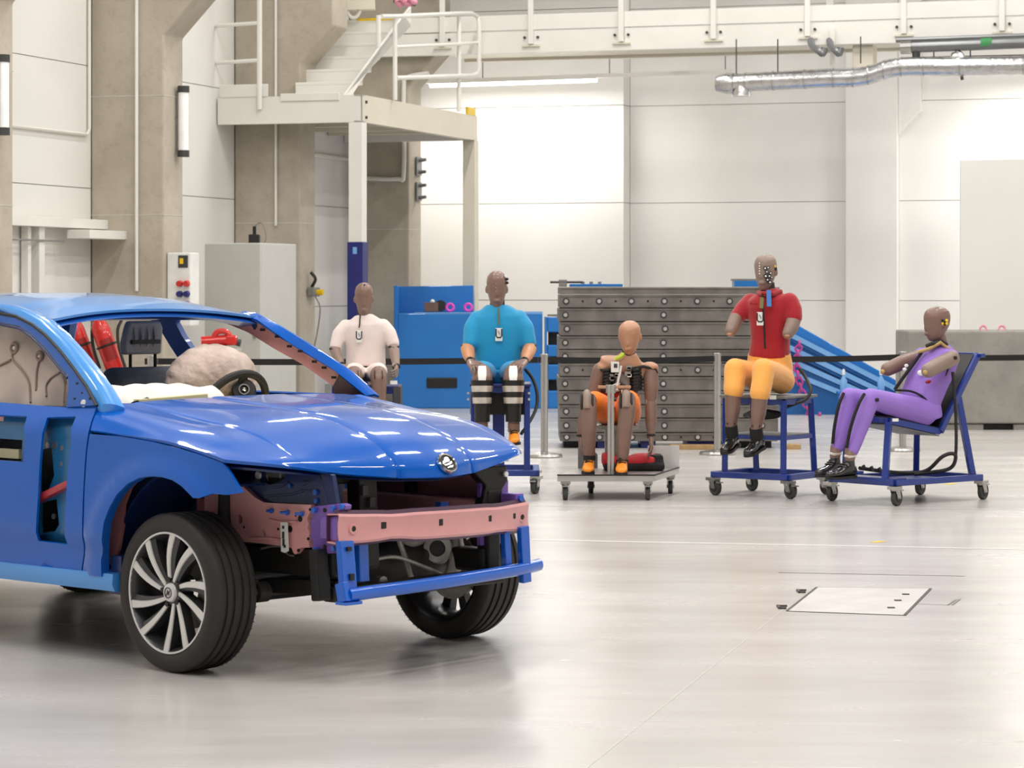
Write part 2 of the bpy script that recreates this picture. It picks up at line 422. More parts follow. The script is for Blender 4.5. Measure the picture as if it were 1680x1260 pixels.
def lw(name, s0, s1, t0, t1, z0, z1, m='steel_white', par=o, bev=.004): return ob(name, hbox(s0, s1, t0, t1, z0, z1), m, par, smooth=0, world=True, bevel=bev)
lw('top_beam', 23.3, 26.74, T0 + .02, T0 + .20, 2.18, 2.28); lw('lower_beam', 25.8, 26.74, T0 + .16, T0 + .42, 2.07, 2.16)
lw('upright', 25.22, 25.34, T0 + .02, T0 + .14, .0, 2.18); lw('upright', 25.05, 25.12, T0 + .02, T0 + .10, .0, 2.18)
lw('rod', 24.6, 25.75, T0 + .14, T0 + .16, 2.03, 2.05, 'mid_grey')
# socket board on the second column in view
o = thing('socket_board', 'white electric socket board with red and blue outlets on the column', 'socket board', hall(27.05, .0, 1.4), -UA)
lw('board', 26.75, 26.98, .006, .28, 1.15, 1.93, 'white_plastic', o, .012)
lw('display', 26.742, 26.75, .14, .25, 1.77, 1.9, 'dark_grey', o, 0)
for z, m in ((1.6, 'red'), (1.49, 'navy'), (1.38, 'navy')):
    for s in (.16, .24):
        ob('outlet', MB().lathe([(0, .045), (.030, .045), (.036, .0)], hall(26.75, s, z), -U, 14), m, o, world=True)
ob('label_strip', hbox(26.736, 26.742, .16, .2, 1.81, 1.87), 'yellow', o, smooth=0, world=True)
# white cabinet
o = thing('tall_cabinet', 'tall white steel cabinet behind the car windscreen', 'cabinet', hall(28.2, .2), -UA)
c0, c1, t0, t1 = 27.9, 28.95, -.07, .60
ob('body', hbox(c0 + .03, c1, t0, t1, .08, 2.05), 'cabinet_grey', o, smooth=0, world=True, bevel=.012)
ob('plinth', hbox(c0 + .06, c1 - .03, t0 + .03, t1 - .03, 0, .08), 'dark_grey', o, smooth=0, world=True)
d = ob('door', hbox(c0, c0 + .028, t0 + .004, t1 - .004, .10, 2.04), 'cabinet_grey', o, smooth=0, world=True, bevel=.004)
ob('handle', hbox(c0 - .02, c0, t1 - .08, t1 - .05, 1.0, 1.18), 'mid_grey', d, smooth=0, world=True)
# small camera box and cable on the cabinet
o = thing('control_unit', 'small black control unit with cable on top of the white cabinet', 'control unit', hall(28.3, .36, 2.052), -UA)
ob('housing', MB().box(hall(28.3, .36, 2.10), (.12, .14, .1)), 'black', o, smooth=0, world=True, bevel=.01)
ob('stem', MB().cyl(hall(28.3, .36, 2.15), hall(28.3, .36, 2.24), .02), 'black', o, world=True)
ob('cable', MB().tube(spline([hall(28.3, .36, 2.24), hall(28.3, .42, 2.28), hall(28.3, .47, 2.25), hall(28.3, .50, 2.12), hall(28.3, .48, 2.056)], 5), .006, 6), 'mid_grey', o, world=True)
# junction box with plug on the second column
o = thing('junction_box', 'small junction box with orange plug on the column edge by the cabinet', 'junction box', hall(30.9, .0, 1.5), -UA)
ob('box', hbox(30.75, 30.95, .012, .1, 1.45, 1.56), 'mid_grey', o, smooth=0, world=True, bevel=.01)
ob('plug', MB().cyl(hall(30.85, .1, 1.5), hall(30.85, .18, 1.5), .035, 12), 'yellow', o, world=True)
ob('clamp', MB().tube(spline([hall(30.8, .05, 1.56), hall(30.8, .1, 1.66), hall(30.8, .04, 1.74)], 5), .02, 8), 'black', o, world=True)
ob('cable', MB().tube(spline([hall(30.85, .08, 1.45), hall(30.85, .14, 1.3), hall(30.85, .1, 1.0), hall(30.85, .03, .7)], 6), .008, 6), 'mid_grey', o, world=True)
# coat hooks / cable holders on the third column
o = thing('cable_holder', 'grey cable holder brackets on the corner column', 'bracket', hall(34.7, .0, 3.0), -UA)
for z in (3.26, 2.92):
    for dz in (0, -.16): ob('arm', MB().tube([hall(34.75, .0, z + dz), hall(34.75, .13, z + dz + .012)], [.03, .02], 8), 'mid_grey', o, world=True)
    ob('plate', hbox(34.66, 34.86, .012, .03, z - .2, z + .05), 'mid_grey', o, smooth=0, world=True)
# ------------------------------------------------------------------ mezzanine platform with stair
PF = thing('mezzanine_platform', 'white steel mezzanine platform on posts with stair and guard rails', 'platform', hall(32, .1), -UA)
def pf(name, s0, s1, t0, t1, z0, z1, m='steel_white', par=None, bev=.006): return ob(name, hbox(s0, s1, t0, t1, z0, z1), m, par or PF, smooth=0, world=True, bevel=bev)
a0, a1, tt, zt, zb = 30.0, 34.2, 1.0, 3.81, 3.49
pf('deck', a0 + .02, a1, T0 + .02, tt - .1, zt - .05, zt - .01)
for s, tl in ((a0, T0 + .02), (a1, T0 + .02)):
    b = ob('beam', MB().prism([(0, zb), (.1, zb), (.1, zb + .02), (.015, zb + .02), (.015, zt - .02), (.1, zt - .02), (.1, zt), (0, zt)], lambda a, b, t: hall(s + a, t, b), tl, tt), 'steel_white', PF, smooth=0, world=True)
b = ob('beam', MB().prism([(0, zb), (-.1, zb), (-.1, zb + .02), (-.015, zb + .02), (-.015, zt - .02), (-.1, zt - .02), (-.1, zt), (0, zt)], lambda a, b, t: hall(t, tt + a, b), a0, a1 + .1), 'steel_cream', PF, smooth=0, world=True)
for s in (30.8, 31.8, 32.8, 33.6): pf('joist', s, s + .08, T0 + .02, tt - .02, zb + .06, zt - .06, 'steel_cream')
for s in (a0, a1):
    p = pf('post', s + .0, s + .16, tt - .17, tt - .0, 0, zb, 'steel_white' if s == a0 else 'steel_cream')
    if s == a0:
        for z in (zb + .06, zt - .08):
            ob('bolt', MB().cyl(hall(s + .12, tt, z), hall(s + .12, tt + .02, z), .018, 8), 'dark_grey', p, world=True)
sl = pf('post_sleeve', a0 - .012, a0 + .172, tt - .182, tt + .012, .25, 2.09, 'navy')
ob('sleeve_mark', hbox(a0 - .014, a0 - .012, tt - .11, tt - .06, 1.95, 2.03), 'blue_light', sl, smooth=0, world=True)
pf('kick_plate', a0 - .012, a0, -.80, .02 - .2, zt, zt + .15); pf('kick_plate', a0 - .02, a0 - .0, -.02, .72, zt - .06, zt + .03)
pf('edge_plate', a1 - .3, a1 + .02, tt - .03, tt + .004, zt, zt + .1, 'yellow', None, 0)
def tub(name, pts, r, m='steel_white', par=None): return ob(name, MB().tube(pts, r, 8), m, par or PF, world=True)
tub('guard_post', [hall(a0 - .03, -.28, zt - .15), hall(a0 - .03, -.28, 5.6)], .03)
for z in (4.22, 4.66): tub('guard_rail', [hall(a0 - .03, -.83, z), hall(a0 - .03, -.28, z + .02)], .024)
# stair: treads and stringers
n = 6
for k in range(n):
    f = k / (n - 1); s = 30.45 + f * 1.5; z = zt + .16 + f * .88
    pf('tread', s, s + .28, -.02, .72, z, z + .035, 'steel_white'); pf('riser', s, s + .02, -.02, .72, z - .17, z, 'steel_white')
pf('tread_nosing', 30.45 + 1.49, 30.45 + 1.53, .2, .72, zt + 1.06, zt + 1.09, 'yellow')
for t in (.74,):
    ob('stringer', MB().prism([(30.05, zt), (30.25, zt), (32.35, zt + 1.26), (32.35, zt + 1.0 + .02), (32.1, zt + 1.14)], lambda a, b, q: hall(a, q, b), t, t + .03), 'steel_white', PF, smooth=0, world=True)
# guard rail of the side edge
gD = lambda px, py, D: at(px, py, D)
rl = [gD(626, 27, 32.6), gD(648, 27, 32.9), gD(755, 22, 35.2), gD(774, 22, 35.6), gD(783, 27, 35.8), gD(786, 38, 35.8), gD(786, 112, 35.8), gD(782, 121, 35.8), gD(772, 124, 35.6), gD(650, 128, 33.0)]
tub('guard_rail', rl, .028); tub('guard_rail', [gD(650, 77, 33.0), gD(754, 72, 35.2), gD(784, 70, 35.8)], .022)
tub('guard_post', [gD(648, 27, 32.95), gD(648, 164, 32.95)], .028); tub('guard_post', [gD(753, 24, 35.25), gD(753, 183, 35.25)], .028); tub('guard_post', [gD(621, 25, 32.5), gD(621, 78, 32.5)], .028)
# pipe loop behind the platform
tubing('conduit', spline([hall(34.36, -.7, 3.02), hall(34.36, -.15, 3.0), hall(34.36, -.05, 3.1), hall(34.36, -.05, 4.2), hall(34.36, .0, 4.35), hall(34.36, .3, 4.4)], 6), .03, 'steel_white', 'bent white pipe on the corner column behind the platform', 'pipe')
tubing('conduit', [hall(31.3, -.82, 3.27), hall(34.3, -.82, 3.27)], .03, 'steel_white', 'straight white pipe along the wall under the platform', 'pipe')
# ------------------------------------------------------------------ walkway along the end wall
WK = thing('walkway', 'white steel walkway with railing high along the end wall', 'walkway', hall(S1 - .7, 6), -UA)
w0 = 34.22
def wk(name, s0, s1, t0, t1, z0, z1, m='steel_white', bev=.006): return ob(name, hbox(s0, s1, t0, t1, z0, z1), m, WK, smooth=0, world=True, bevel=bev)
wk('beam', w0, w0 + .1, -.5, 14.5, 4.62, 4.91); wk('kick_plate', w0 - .012, w0 + .02, -.5, 14.5, 4.92, 5.12); wk('deck', w0 + .08, w0 + 1.15, .46, 14.5, 4.66, 4.72, 'steel_cream'); wk('beam', w0 + 1.15, w0 + 1.25, .46, 14.5, 4.62, 4.91, 'steel_cream')
t = .55; k = 0
while t < 14:
    b = wk('guard_post', w0 - .05, w0 - .01, t - .035, t + .035, 4.73, 6.0)
    ob('foot_plate', hbox(w0 - .03, w0 - .0, t - .12, t + .12, 4.70, 4.725), 'steel_cream', b, smooth=0, world=True)
    for dt in (-.09, .09): ob('bolt', MB().cyl(hall(w0 - .022, t + dt, 4.82), hall(w0, t + dt, 4.82), .018, 8), 'dark_grey', b, world=True)
    t += 1.22; k += 1
for z in (5.55, 6.0): wk('guard_rail', w0 - .05, w0 - .01, -.4, 14.3, z, z + .05)
for t in (.35, 2.9, 5.6, 8.2): wk('hanger', w0 + .3, w0 + .38, t, t + .1, 4.72, 9.2)
# bracket under the walkway carrying the pipes
o = thing('pipe_bracket', 'cream steel bracket hanging under the walkway by the duct', 'bracket', hall(w0, 6.1, 4.4), -UA)
ob('plate', hbox(w0 + .1, w0 + .4, 5.98, 6.24, 4.16, 4.615), 'steel_cream', o, smooth=0, world=True, bevel=.01)
ob('post', hbox(w0 - .05, w0 - .015, 5.72, 5.78, 4.24, 4.82), 'steel_white', o, smooth=0, world=True)
ob('foot', hbox(w0 - .10, w0 + .04, 5.60, 5.88, 4.21, 4.24), 'steel_white', o, smooth=0, world=True)
# short grey pipe stubs under the walkway
for px in (1330, 1361):
    D = 34.6; d0 = 1 if px == 1330 else .8
    tubing('pipe_stub', spline([at(px, 66, D), at(px + 3 * d0, 76, D - .1), at(px + 14 * d0, 84, D - .2), at(px + 20 * d0, 88, D - .2), at(px + 23 * d0, 78, D - .2)], 4), .045, 'pipe_grey',
           'larger grey pipe elbow under the walkway' if px == 1330 else 'smaller grey pipe elbow under the walkway', 'pipe', None, 10)
# ------------------------------------------------------------------ foil duct, pipes, cable tray, tube light
sD = w0 - .5
o = thing('foil_duct', 'silver foil wrapped ventilation duct under the walkway', 'duct', hall(sD, 5, 4.1), -UA)
def dh(px, py): # a point of the duct plane s = sD under a pixel
    k = (px - 840) / FPX; D = sD / (k * U.x + U.y); return at(px, py, D)
path = spline([dh(1196, 137), dh(1240, 134), dh(1300, 131), dh(1360, 128), dh(1400, 127), dh(1430, 122), dh(1462, 112), dh(1500, 109), dh(1560, 109), dh(1680, 107), dh(1860, 103)], 6)
ob('duct_tube', MB().tube(path, [.118 for i in range(len(path))], 16), 'foil', o, world=True)
ob('duct_end', MB().lathe([(0, -.14), (.1, -.13), (.135, 0), (.13, .1)], dh(1192, 137), W, 16), 'foil', o, world=True)
ob('outlet', MB().tube([dh(1216, 140), dh(1216, 158)], [.11, .125], 14), 'foil', o, world=True)
for i in range(4, len(path) - 2, 5): ob('band', MB().tube([path[i] - W * .012, path[i] + W * .012], .124, 16), 'steel', o, world=True)
for px in (1208, 1276, 1412, 1532, 1592):
    ob('hanger_rod', MB().cyl(dh(px, 126 if px < 1400 else 104), dh(px, 64 if px < 1400 else 60), .008, 6), 'dark_grey', o, world=True)
ob('valve', MB().tube(spline([dh(1566, 108), dh(1569, 92), dh(1575, 96), dh(1578, 110), dh(1570, 122)], 4), .07, 10), 'foil', o, world=True)
ob('valve_lever', MB().cyl(dh(1576, 118), dh(1579, 131), .02, 6), 'dark_grey', o, world=True)
for y0, r, lb in ((77, .07, 'grey pipe above the foil duct ending in a collar'), ):
    q = thing('water_pipe', lb, 'pipe', dh(1500, y0) - V((0, 0, .1)), -UA)
    ob('pipe', MB().tube([dh(1478, y0 + 1), dh(1860, y0 - 14)], r, 12), 'pipe_grey', q, world=True)
    ob('collar', MB().tube([dh(1478, y0 + 1), dh(1496, y0)], r * 1.2, 12), 'steel', q, world=True); ob('clamp', MB().tube([dh(1504, y0 - 6), dh(1503, y0 + 22)], .05, 8), 'dark_grey', q, world=True)
    ob('green_band', MB().tube([dh(1610, y0 - 5), dh(1628, y0 - 6)], r * 1.03, 12), mat('green', (60, 140, 80), .5), q, world=True)
tubing('water_pipe', [dh(1470, 66), dh(1860, 52)], .03, 'pipe_grey', 'thin grey pipe directly under the walkway beam', 'pipe')
tubing('water_pipe', [dh(1505, 98) + U * .1, dh(1860, 90) + U * .1], .045, 'dark_grey', 'dark pipe lying on the foil duct', 'pipe')
sT = 36.3
def tp(px, py): k = (px - 840) / FPX; D = sT / (k * U.x + U.y); return at(px, py, D)
o = thing('tube_light', 'long glowing white tube light hung below the walkway', 'lamp', tp(840, 125), -UA)
ob('tray', MB().beam(tp(700, 134.5), tp(1200, 117), .12, .05), 'steel_white', o, smooth=0, world=True)
ob('housing', MB().beam(tp(706, 136.5), tp(979, 127.5), .09, .03), 'steel_white', o, smooth=0, world=True)
ob('lamp_tube', MB().tube([tp(706, 139.5), tp(979, 130.5)], .036, 10), 'lamp_tube', o, world=True)
for c_, pw in ((tp(842, 141), 85), (tp(842, 141) + W * 7.9, 170)):
    lamp(c_, 2.3, .1, pw, (0, 0, -UA))
q = thing('tube_light', 'long tube light hung below the walkway past the photograph edge', 'lamp', tp(842, 125) + W * 7.9, -UA)
ob('lamp_tube', MB().tube([tp(706, 139.5) + W * 7.9, tp(979, 130.5) + W * 7.9], .036, 10), 'lamp_tube', q, world=True); ob('housing', MB().beam(tp(706, 136.5) + W * 7.9, tp(979, 127.5) + W * 7.9, .09, .03), 'steel_white', q, smooth=0, world=True)
for px, y in ((792, 60), (1000, 55), (1190, 50)):
    k = (px - 600) / 600; ob('suspension_wire', MB().cyl(tp(px, 138 - 21 * k), tp(px, y), .006, 6), 'dark_grey', o, world=True)
# coiled hose and valve on the walkway end near the stair
o = thing('hose_coil', 'white hose loop hanging by the stair head', 'hose', hall(32.4, .4, 4.8), -UA)
ob('hose', MB().tube([at(580 + 11 * math.cos(a * PI / 10), 12 + 17 * math.sin(a * PI / 10), 34) for a in range(20)], .022, 8, closed=True), 'steel_white', o, world=True)
ob('bracket', MB().beam(at(555, 10, 34.05), at(615, 8, 34.05), .2, .12), 'steel_cream', o, smooth=0, world=True)
o = thing('pink_bundle', 'small bundle of pink straps on the walkway end', 'straps', at(661, 8, 34.6), 0)
for k in range(7):
    c = at(652 + k * 4.5, 3 + 5 * math.sin(k * 2.1), 34.6 - .03 * k); ob('strap', MB().ell(c, (.05, .04, .04), None, 8, 6), 'pale_pink', o, world=True)
ob('hook', MB().tube([at(646, 2, 34.6), at(682, 8, 34.5)], .02, 6), 'dark_grey', o, world=True)
# ------------------------------------------------------------------ the cut-open blue car
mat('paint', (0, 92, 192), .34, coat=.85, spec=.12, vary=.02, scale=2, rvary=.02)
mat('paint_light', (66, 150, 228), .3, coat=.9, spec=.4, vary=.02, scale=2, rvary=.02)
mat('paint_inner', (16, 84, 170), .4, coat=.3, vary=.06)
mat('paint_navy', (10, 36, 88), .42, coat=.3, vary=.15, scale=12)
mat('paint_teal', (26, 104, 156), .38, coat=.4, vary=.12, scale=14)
mat('primer_pink', (224, 160, 160), .36, coat=.35, vary=.04, scale=8)
mat('primer_pink_dark', (168, 106, 106), .45, vary=.08, scale=8)
mat('primer_purple', (126, 92, 178), .36, coat=.3, vary=.06, scale=10)
mat('primer_purple_dark', (74, 40, 66), .4, coat=.3, vary=.1)
mat('bracket_blue', (8, 96, 206), .3, coat=.6, vary=.03)
mat('tyre', (44, 41, 39), .62, vary=.12, scale=30, bump=.1, bscale=120)
mat('alloy', (222, 221, 218), .34, metal=.35, vary=.02)
mat('alloy_dark', (82, 82, 84), .38, metal=.6, vary=.05)
mat('chrome', (225, 225, 225), .12, metal=1.0, vary=.02, rvary=.02)
mat('engine_metal', (158, 154, 148), .38, metal=.6, vary=.15, scale=20)
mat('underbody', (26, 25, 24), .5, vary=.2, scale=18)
mat('airbag_fabric', (226, 206, 192), .75, rgb2=(204, 180, 168), scale=9, bump=1.0, bscale=26, sheen=.2)
mat('curtain_fabric', (200, 184, 172), .75, rgb2=(186, 168, 156), scale=3, bump=.25, bscale=9, sheen=.2)
mat('seam_fabric', (150, 128, 116), .8)
mat('cloth_white', (228, 226, 220), .8, vary=.04, scale=8, bump=.5, bscale=14)
mat('foam_yellow', (222, 212, 172), .7, vary=.05)
mat('seat_grey', (124, 130, 140), .75, vary=.12, scale=12, bump=.3, bscale=30)
mat('plastic_grey', (182, 183, 188), .5, vary=.08)
mat('tether_red', (178, 52, 62), .4, coat=.3)
CO = V((-.79, 11.76, 0)); CA = math.atan2(-.694, .720)
CAR = thing('car', 'blue cut open test car body without bumper, glass or headlamps', 'car', CO, CA)
CF = V((math.cos(CA), math.sin(CA), 0)); CL = V((-math.sin(CA), math.cos(CA), 0))
def cray(px, py):
    d = V((0, 0, CAMH)) - CO; r = V(((px - 840) / FPX, 1, -(py - HZ) / FPX))
    return V((d.dot(CF), d.dot(CL), d.z)), V((r.dot(CF), r.dot(CL), r.z))
def cpy(px, py, y):
    """car-space point on the surface y = y (a number or a function of x, z) that the photograph shows at a pixel"""
    d, r = cray(px, py); yy = y if not callable(y) else -.88
    for _ in range(8):
        t = (yy - d.y) / r.y; p = d + r * t
        if not callable(y): break
        yy = y(p.x, p.z)
    return p
def cpx(px, py, x): d, r = cray(px, py); return d + r * ((x - d.x) / r.x)
def part(name, mb, m, par=None, **k): return ob(name, mb, m, par or CAR, **k)
def sm(a, b, x): x = max(0, min(1, (x - a) / (b - a))); return x * x * (3 - 2 * x)
def ztor(x): return .958 + (-.476 - x) * .03 if x < -.476 else .958 - (x + .476) * .052 - max(0, x) * .06
def yside(x, z):
    y = -.893 - .010 * math.sin((z - .35) * 4.6)
    y += .024 * sm(.53, .46, z)
    zt_ = ztor(x)
    if z > zt_: y += (z - zt_) * .62
    y += .05 * sm(.15, .62, x) ** 1.5
    r = math.hypot(x + .02, (z - .36))
    y -= .018 * sm(.515, .48, r)
    return y
def side(outline, holes=(), dy=0.0, step=.035, ysf=yside):
    o2 = [(p.x, p.z) if isinstance(p, V) else p for p in outline]; h2 = [[(p.x, p.z) for p in h] for h in holes]
    return panel(o2, h2, lambda a, b: (a, ysf(a, b) + dy, b), step)
def pxs(pts, y=yside): return [cpy(a, b, y) for a, b in pts]
# front wing (near side)
wing = pxs([(137, 941), (139, 880), (141, 800), (145, 740), (149, 712), (200, 716), (250, 724.5), (290, 734), (330, 746), (366, 758.5), (373, 766), (382, 780), (399, 808),
            (375, 812), (350, 810), (335, 815), (318.5, 817), (310, 808), (301, 799), (292, 792), (283, 787), (265, 782), (247, 781), (229, 784), (211, 793.5), (193.5, 811), (181, 833), (172, 857), (168.5, 885), (167.5, 920), (168, 946)])
part('front_wing', side(wing), 'paint', solid=.012, soff=0, smooth=50)
lip = pxs([(168, 946), (167.5, 920), (168.5, 885), (172, 857), (181, 833), (193.5, 811), (211, 793.5), (229, 784), (247, 781), (265, 782), (283, 787), (301, 799), (318.5, 817)])
part('arch_lip', MB().grid([[p + V((0, 0, 0)) for p in lip], [p + V((0, .035, 0)) for p in lip]]), 'paint_inner', solid=.004)
# front door with two cut-out windows in its skin
dr = pxs([(134.5, 941), (136.5, 880), (138.5, 800), (142.5, 740), (146.5, 711), (152, 690), (160, 668), (113, 669.5), (60, 666), (0, 661)])
door_o = dr + [V((-1.62, 0, 1.075)), V((-1.62, 0, .385)), V((-1.2, 0, .383)), cpy(0, 921, yside)]
h1 = pxs([(-60, 680), (0, 682), (46, 684), (43, 720), (40, 758), (0, 755), (-60, 752)]); h2 = pxs([(79, 686), (126, 684.5), (119, 725), (114, 760), (111.5, 791), (113, 893), (65, 887), (64, 817), (67, 760), (71, 712)])
h3 = pxs([(-60, 771), (-30, 775), (-28, 880), (-60, 876)])
door = part('front_door', side(door_o, [h1, h2]), 'paint', solid=.012, smooth=50)
# the door's inner structure seen through the openings
ins = lambda x, z: yside(x, z) + .07
ip = [V((-1.6, 0, .45)), V((-.56, 0, .42)), V((-.55, 0, .95)), V((-.58, 0, 1.02)), V((-1.6, 0, 1.03))]
ih = [pxs([(66, 738), (88, 735), (92, 780), (80, 810), (66, 815)], ins), pxs([(68, 825), (96, 818), (100, 860), (92, 872), (68, 876)], ins), pxs([(-60, 715), (40, 722), (38, 757), (-60, 752)], ins)]
part('inner_panel', side(ip, ih, ysf=ins), 'paint_teal', door, solid=.02, smooth=50)
a, b = cpy(60, 822, -.845), cpy(122, 792, -.845)
part('impact_beam', MB().beam(a, b, .03, .075, (0, 1, 0.01)), 'tether_red', door, bevel=.008, smooth=0)
part('window_rail', MB().beam(cpy(-60, 676, -.83), cpy(150, 681, -.83), .03, .03), 'paint_inner', door, smooth=0)
for px, py, r in ((81, 730, .014), (92, 731, .016), (104, 735, .012), (90, 847, .012), (103, 761, .01)):
    p = cpy(px, py, -.832); part('rivet', MB().cyl(p, p + V((0, -.01, 0)), r, 10), 'steel', door)
p = cpy(18, 744, -.80); part('trim_clip', MB().box(p, (.14, .02, .04)), 'foam_yellow', door, smooth=0)
part('foam_pad', MB().box(cpy(2, 690, -.82), (.06, .02, .06)), 'primer_pink', door, smooth=0)
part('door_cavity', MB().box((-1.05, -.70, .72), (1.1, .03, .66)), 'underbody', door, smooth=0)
# sill
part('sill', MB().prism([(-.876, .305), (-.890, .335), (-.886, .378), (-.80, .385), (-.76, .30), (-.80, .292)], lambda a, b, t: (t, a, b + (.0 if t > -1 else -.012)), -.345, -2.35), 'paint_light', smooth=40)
part('sill_end', MB().box((-.37, -.80, .37), (.07, .10, .16)), 'paint_navy', smooth=0)
# rear part of the near body side, outside the photograph
def rear(sg):
    ys = lambda x, z: sg * -(-.0 + yside(x, z)) if sg > 0 else yside(x, z)
    pts = [(-1.63, .39), (-2.28, .37), (-2.30, .5), (-2.38, .65), (-2.52, .74), (-2.68, .77), (-2.84, .74), (-2.97, .64), (-3.03, .5), (-3.05, .36), (-3.45, .38), (-3.52, .6), (-3.50, .95), (-3.40, 1.10), (-2.9, 1.10), (-1.63, 1.075)]
    return panel(pts, [], lambda a, b: (a, ys(a, b) * (1 if sg > 0 else 1), b), .06)
part('body_side', rear(-1), 'paint', solid=.012, smooth=50); part('body_side', rear(1), 'paint', solid=.012, smooth=50)
fd = panel([(-.53, .38), (-1.63, .39), (-1.63, 1.06), (-.62, 1.06), (-.5, .95)], [], lambda a, b: (a, -yside(a, b), b), .06)
part('front_door', fd, 'paint', solid=.012, smooth=50)
# tail
tl = MB().grid([[(-3.42 + .06 * (1 - abs(k) / 6), y_, 1.10), (-3.55, y_, .9), (-3.58, y_, .6), (-3.45, y_, .36)] for k in range(-6, 7) for y_ in (k * .14,)])
part('tailgate', tl, 'paint', solid=.01, smooth=50)
part('floor_pan', MB().box((-1.75, 0, .36), (3.0, 1.5, .05)), 'underbody', smooth=0)
# ------------------------------------------------------------------ bonnet
HR = [ (-.90, [(-.470, .967), (-.30, .958), (-.12, .948), (.03, .938), (.15, .922), (.25, .906), (.33, .891), (.385, .880)]),
       (-.85, [(-.505, 1.025), (-.30, .999), (-.10, .974), (.05, .952), (.18, .930), (.28, .909), (.38, .890), (.437, .873)]),
       (-.76, [(-.560, 1.064), (-.35, 1.034), (-.12, 1.002), (.08, .975), (.24, .945), (.35, .912), (.45, .880), (.488, .862)]),
       (-.63, [(-.545, 1.066), (-.35, 1.040), (-.10, 1.006), (.10, .985), (.27, .951), (.40, .908), (.50, .870), (.530, .843)]),
       (-.60, [(-.540, 1.070), (-.35, 1.046), (-.10, 1.014), (.10, .993), (.28, .956), (.41, .910), (.51, .868), (.538, .838)]),
       (-.45, [(-.520, 1.076), (-.33, 1.058), (-.08, 1.033), (.13, 1.008), (.32, .965), (.46, .912), (.555, .856), (.582, .814)]),
       (-.23, [(-.510, 1.080), (-.32, 1.066), (-.05, 1.047), (.18, 1.022), (.38, .976), (.54, .915), (.635, .845), (.660, .792)]),
       (-.20, [(-.510, 1.083), (-.32, 1.070), (-.05, 1.051), (.18, 1.027), (.39, .980), (.55, .918), (.645, .845), (.668, .790)]),
       (0.0, [(-.510, 1.083), (-.32, 1.071), (-.05, 1.054), (.19, 1.030), (.41, .983), (.58, .918), (.685, .842), (.715, .786)])]
FARROW = [(-.55, 1.065), (-.35, 1.037), (-.11, 1.004), (.09, .98), (.255, .948), (.37, .905), (.455, .862), (.475, .838)]
rows = HR + [(-y, pr2) for y, pr2 in reversed(HR[3:-1])] + [(.70, FARROW)]
def fine(pr2): return spline([(x, 0, z) for x, z in pr2], 5)
gr = []
ctrl = [[V((p.x, y, p.z)) for p in fine(pr2)] for y, pr2 in rows]
M_ = len(ctrl[0])
cols2 = [spline([ctrl[r][k] for r in range(len(ctrl))], 4) for k in range(M_)]
part('bonnet', MB().grid(cols2), 'paint', solid=.014, soff=-1 if False else 0, smooth=40)
# bonnet frame seen from below
part('bonnet_frame', MB().grid([[V((c[k].x * .96 - .01, c[k].y * .94, c[k].z - .035)) for k in range(0, len(c), 4)] for c in cols2[3:-2:3]]), 'paint_navy', solid=.01)
# badge: chrome ring, dark disc and winged arrow
bd = empty('badge', (.705, .02, .842)); bd.parent = CAR
nrm = V((.80, -.06, .60)).normalized(); bx = V((0, 1, 0)).cross(nrm).normalized()
q = Matrix((V((nrm.y, -nrm.x, 0)).normalized(), nrm.cross(V((nrm.y, -nrm.x, 0)).normalized()), nrm)).transposed()
yy_ = (V((0, 1, 0)) - nrm * nrm.y).normalized(); zz_ = nrm.cross(yy_)
bd.rotation_euler = Matrix((yy_, zz_, nrm)).transposed().to_euler()
ob('badge_ring', MB().lathe([(.046, -.004), (.046, .008), (.042, .011), (.037, .008), (.037, -.004)], n=32), 'chrome', bd)
ob('badge_disc', MB().lathe([(0, .004), (.037, .004), (.037, -.006)], n=24), 'black', bd)
wgm = MB()
for k in range(3): wgm.prism([(-.006, .002 + k * .009), (.008, .004 + k * .009), (.02, .010 + k * .007), (.012, .012 + k * .007), (-.002, .008 + k * .009)], lambda a, b, t: (a, b, t), .004, .007)
wgm.prism([(-.026, -.006), (-.006, .004), (.004, .020), (-.004, .024), (-.012, .012), (-.024, .006)], lambda a, b, t: (a, b, t), .004, .007)
wgm.prism([(-.022, -.014), (.010, -.010), (.026, -.002), (.022, .006), (.004, -.004), (-.02, -.008)], lambda a, b, t: (a, b, t), .004, .007)
wgm.prism([(-.014, -.026), (.016, -.024), (.024, -.014), (-.004, -.018)], lambda a, b, t: (a, b, t), .004, .007)
ob('badge_wing', wgm, 'chrome', bd, smooth=0)
# ------------------------------------------------------------------ roof, pillars
def roof_z(x, y):
    pts = [(-3.1, 1.47), (-2.7, 1.512), (-2.2, 1.535), (-1.8, 1.535), (-1.5, 1.520), (-1.3, 1.487), (-1.13, 1.447)]
    for (x0, z0), (x1, z1) in zip(pts, pts[1:]):
        if x <= x1 or (x1, z1) == pts[-1]:
            t = max(0, min(1.1, (x - x0) / (x1 - x0))); zc = z0 + (z1 - z0) * t; break
    k = .062 if x < -1.4 else .062 - (x + 1.4) * .12
    return zc - max(.02, k) * (abs(y) / .62) ** 2.6
rf = []
for i in range(33):
    y = -.62 + 1.24 * i / 32; xf = -1.165 + .03 * (abs(y) / .62) ** 2 - .03 * (1 - (abs(y) / .62) ** 2)
    rf.append([V((xf + (-2.95 - xf) * (k / 30), y, roof_z(xf + (-2.95 - xf) * (k / 30), y))) for k in range(31)])
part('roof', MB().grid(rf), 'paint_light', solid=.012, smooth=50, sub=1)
part('roof_header', MB().grid([[r[1] + V((0, 0, -.012)) for r in rf], [r[0] + V((.012, 0, -.03)) for r in rf], [r[2] + V((-.02, 0, -.05)) for r in rf]]), 'paint_inner', solid=.012, smooth=50)
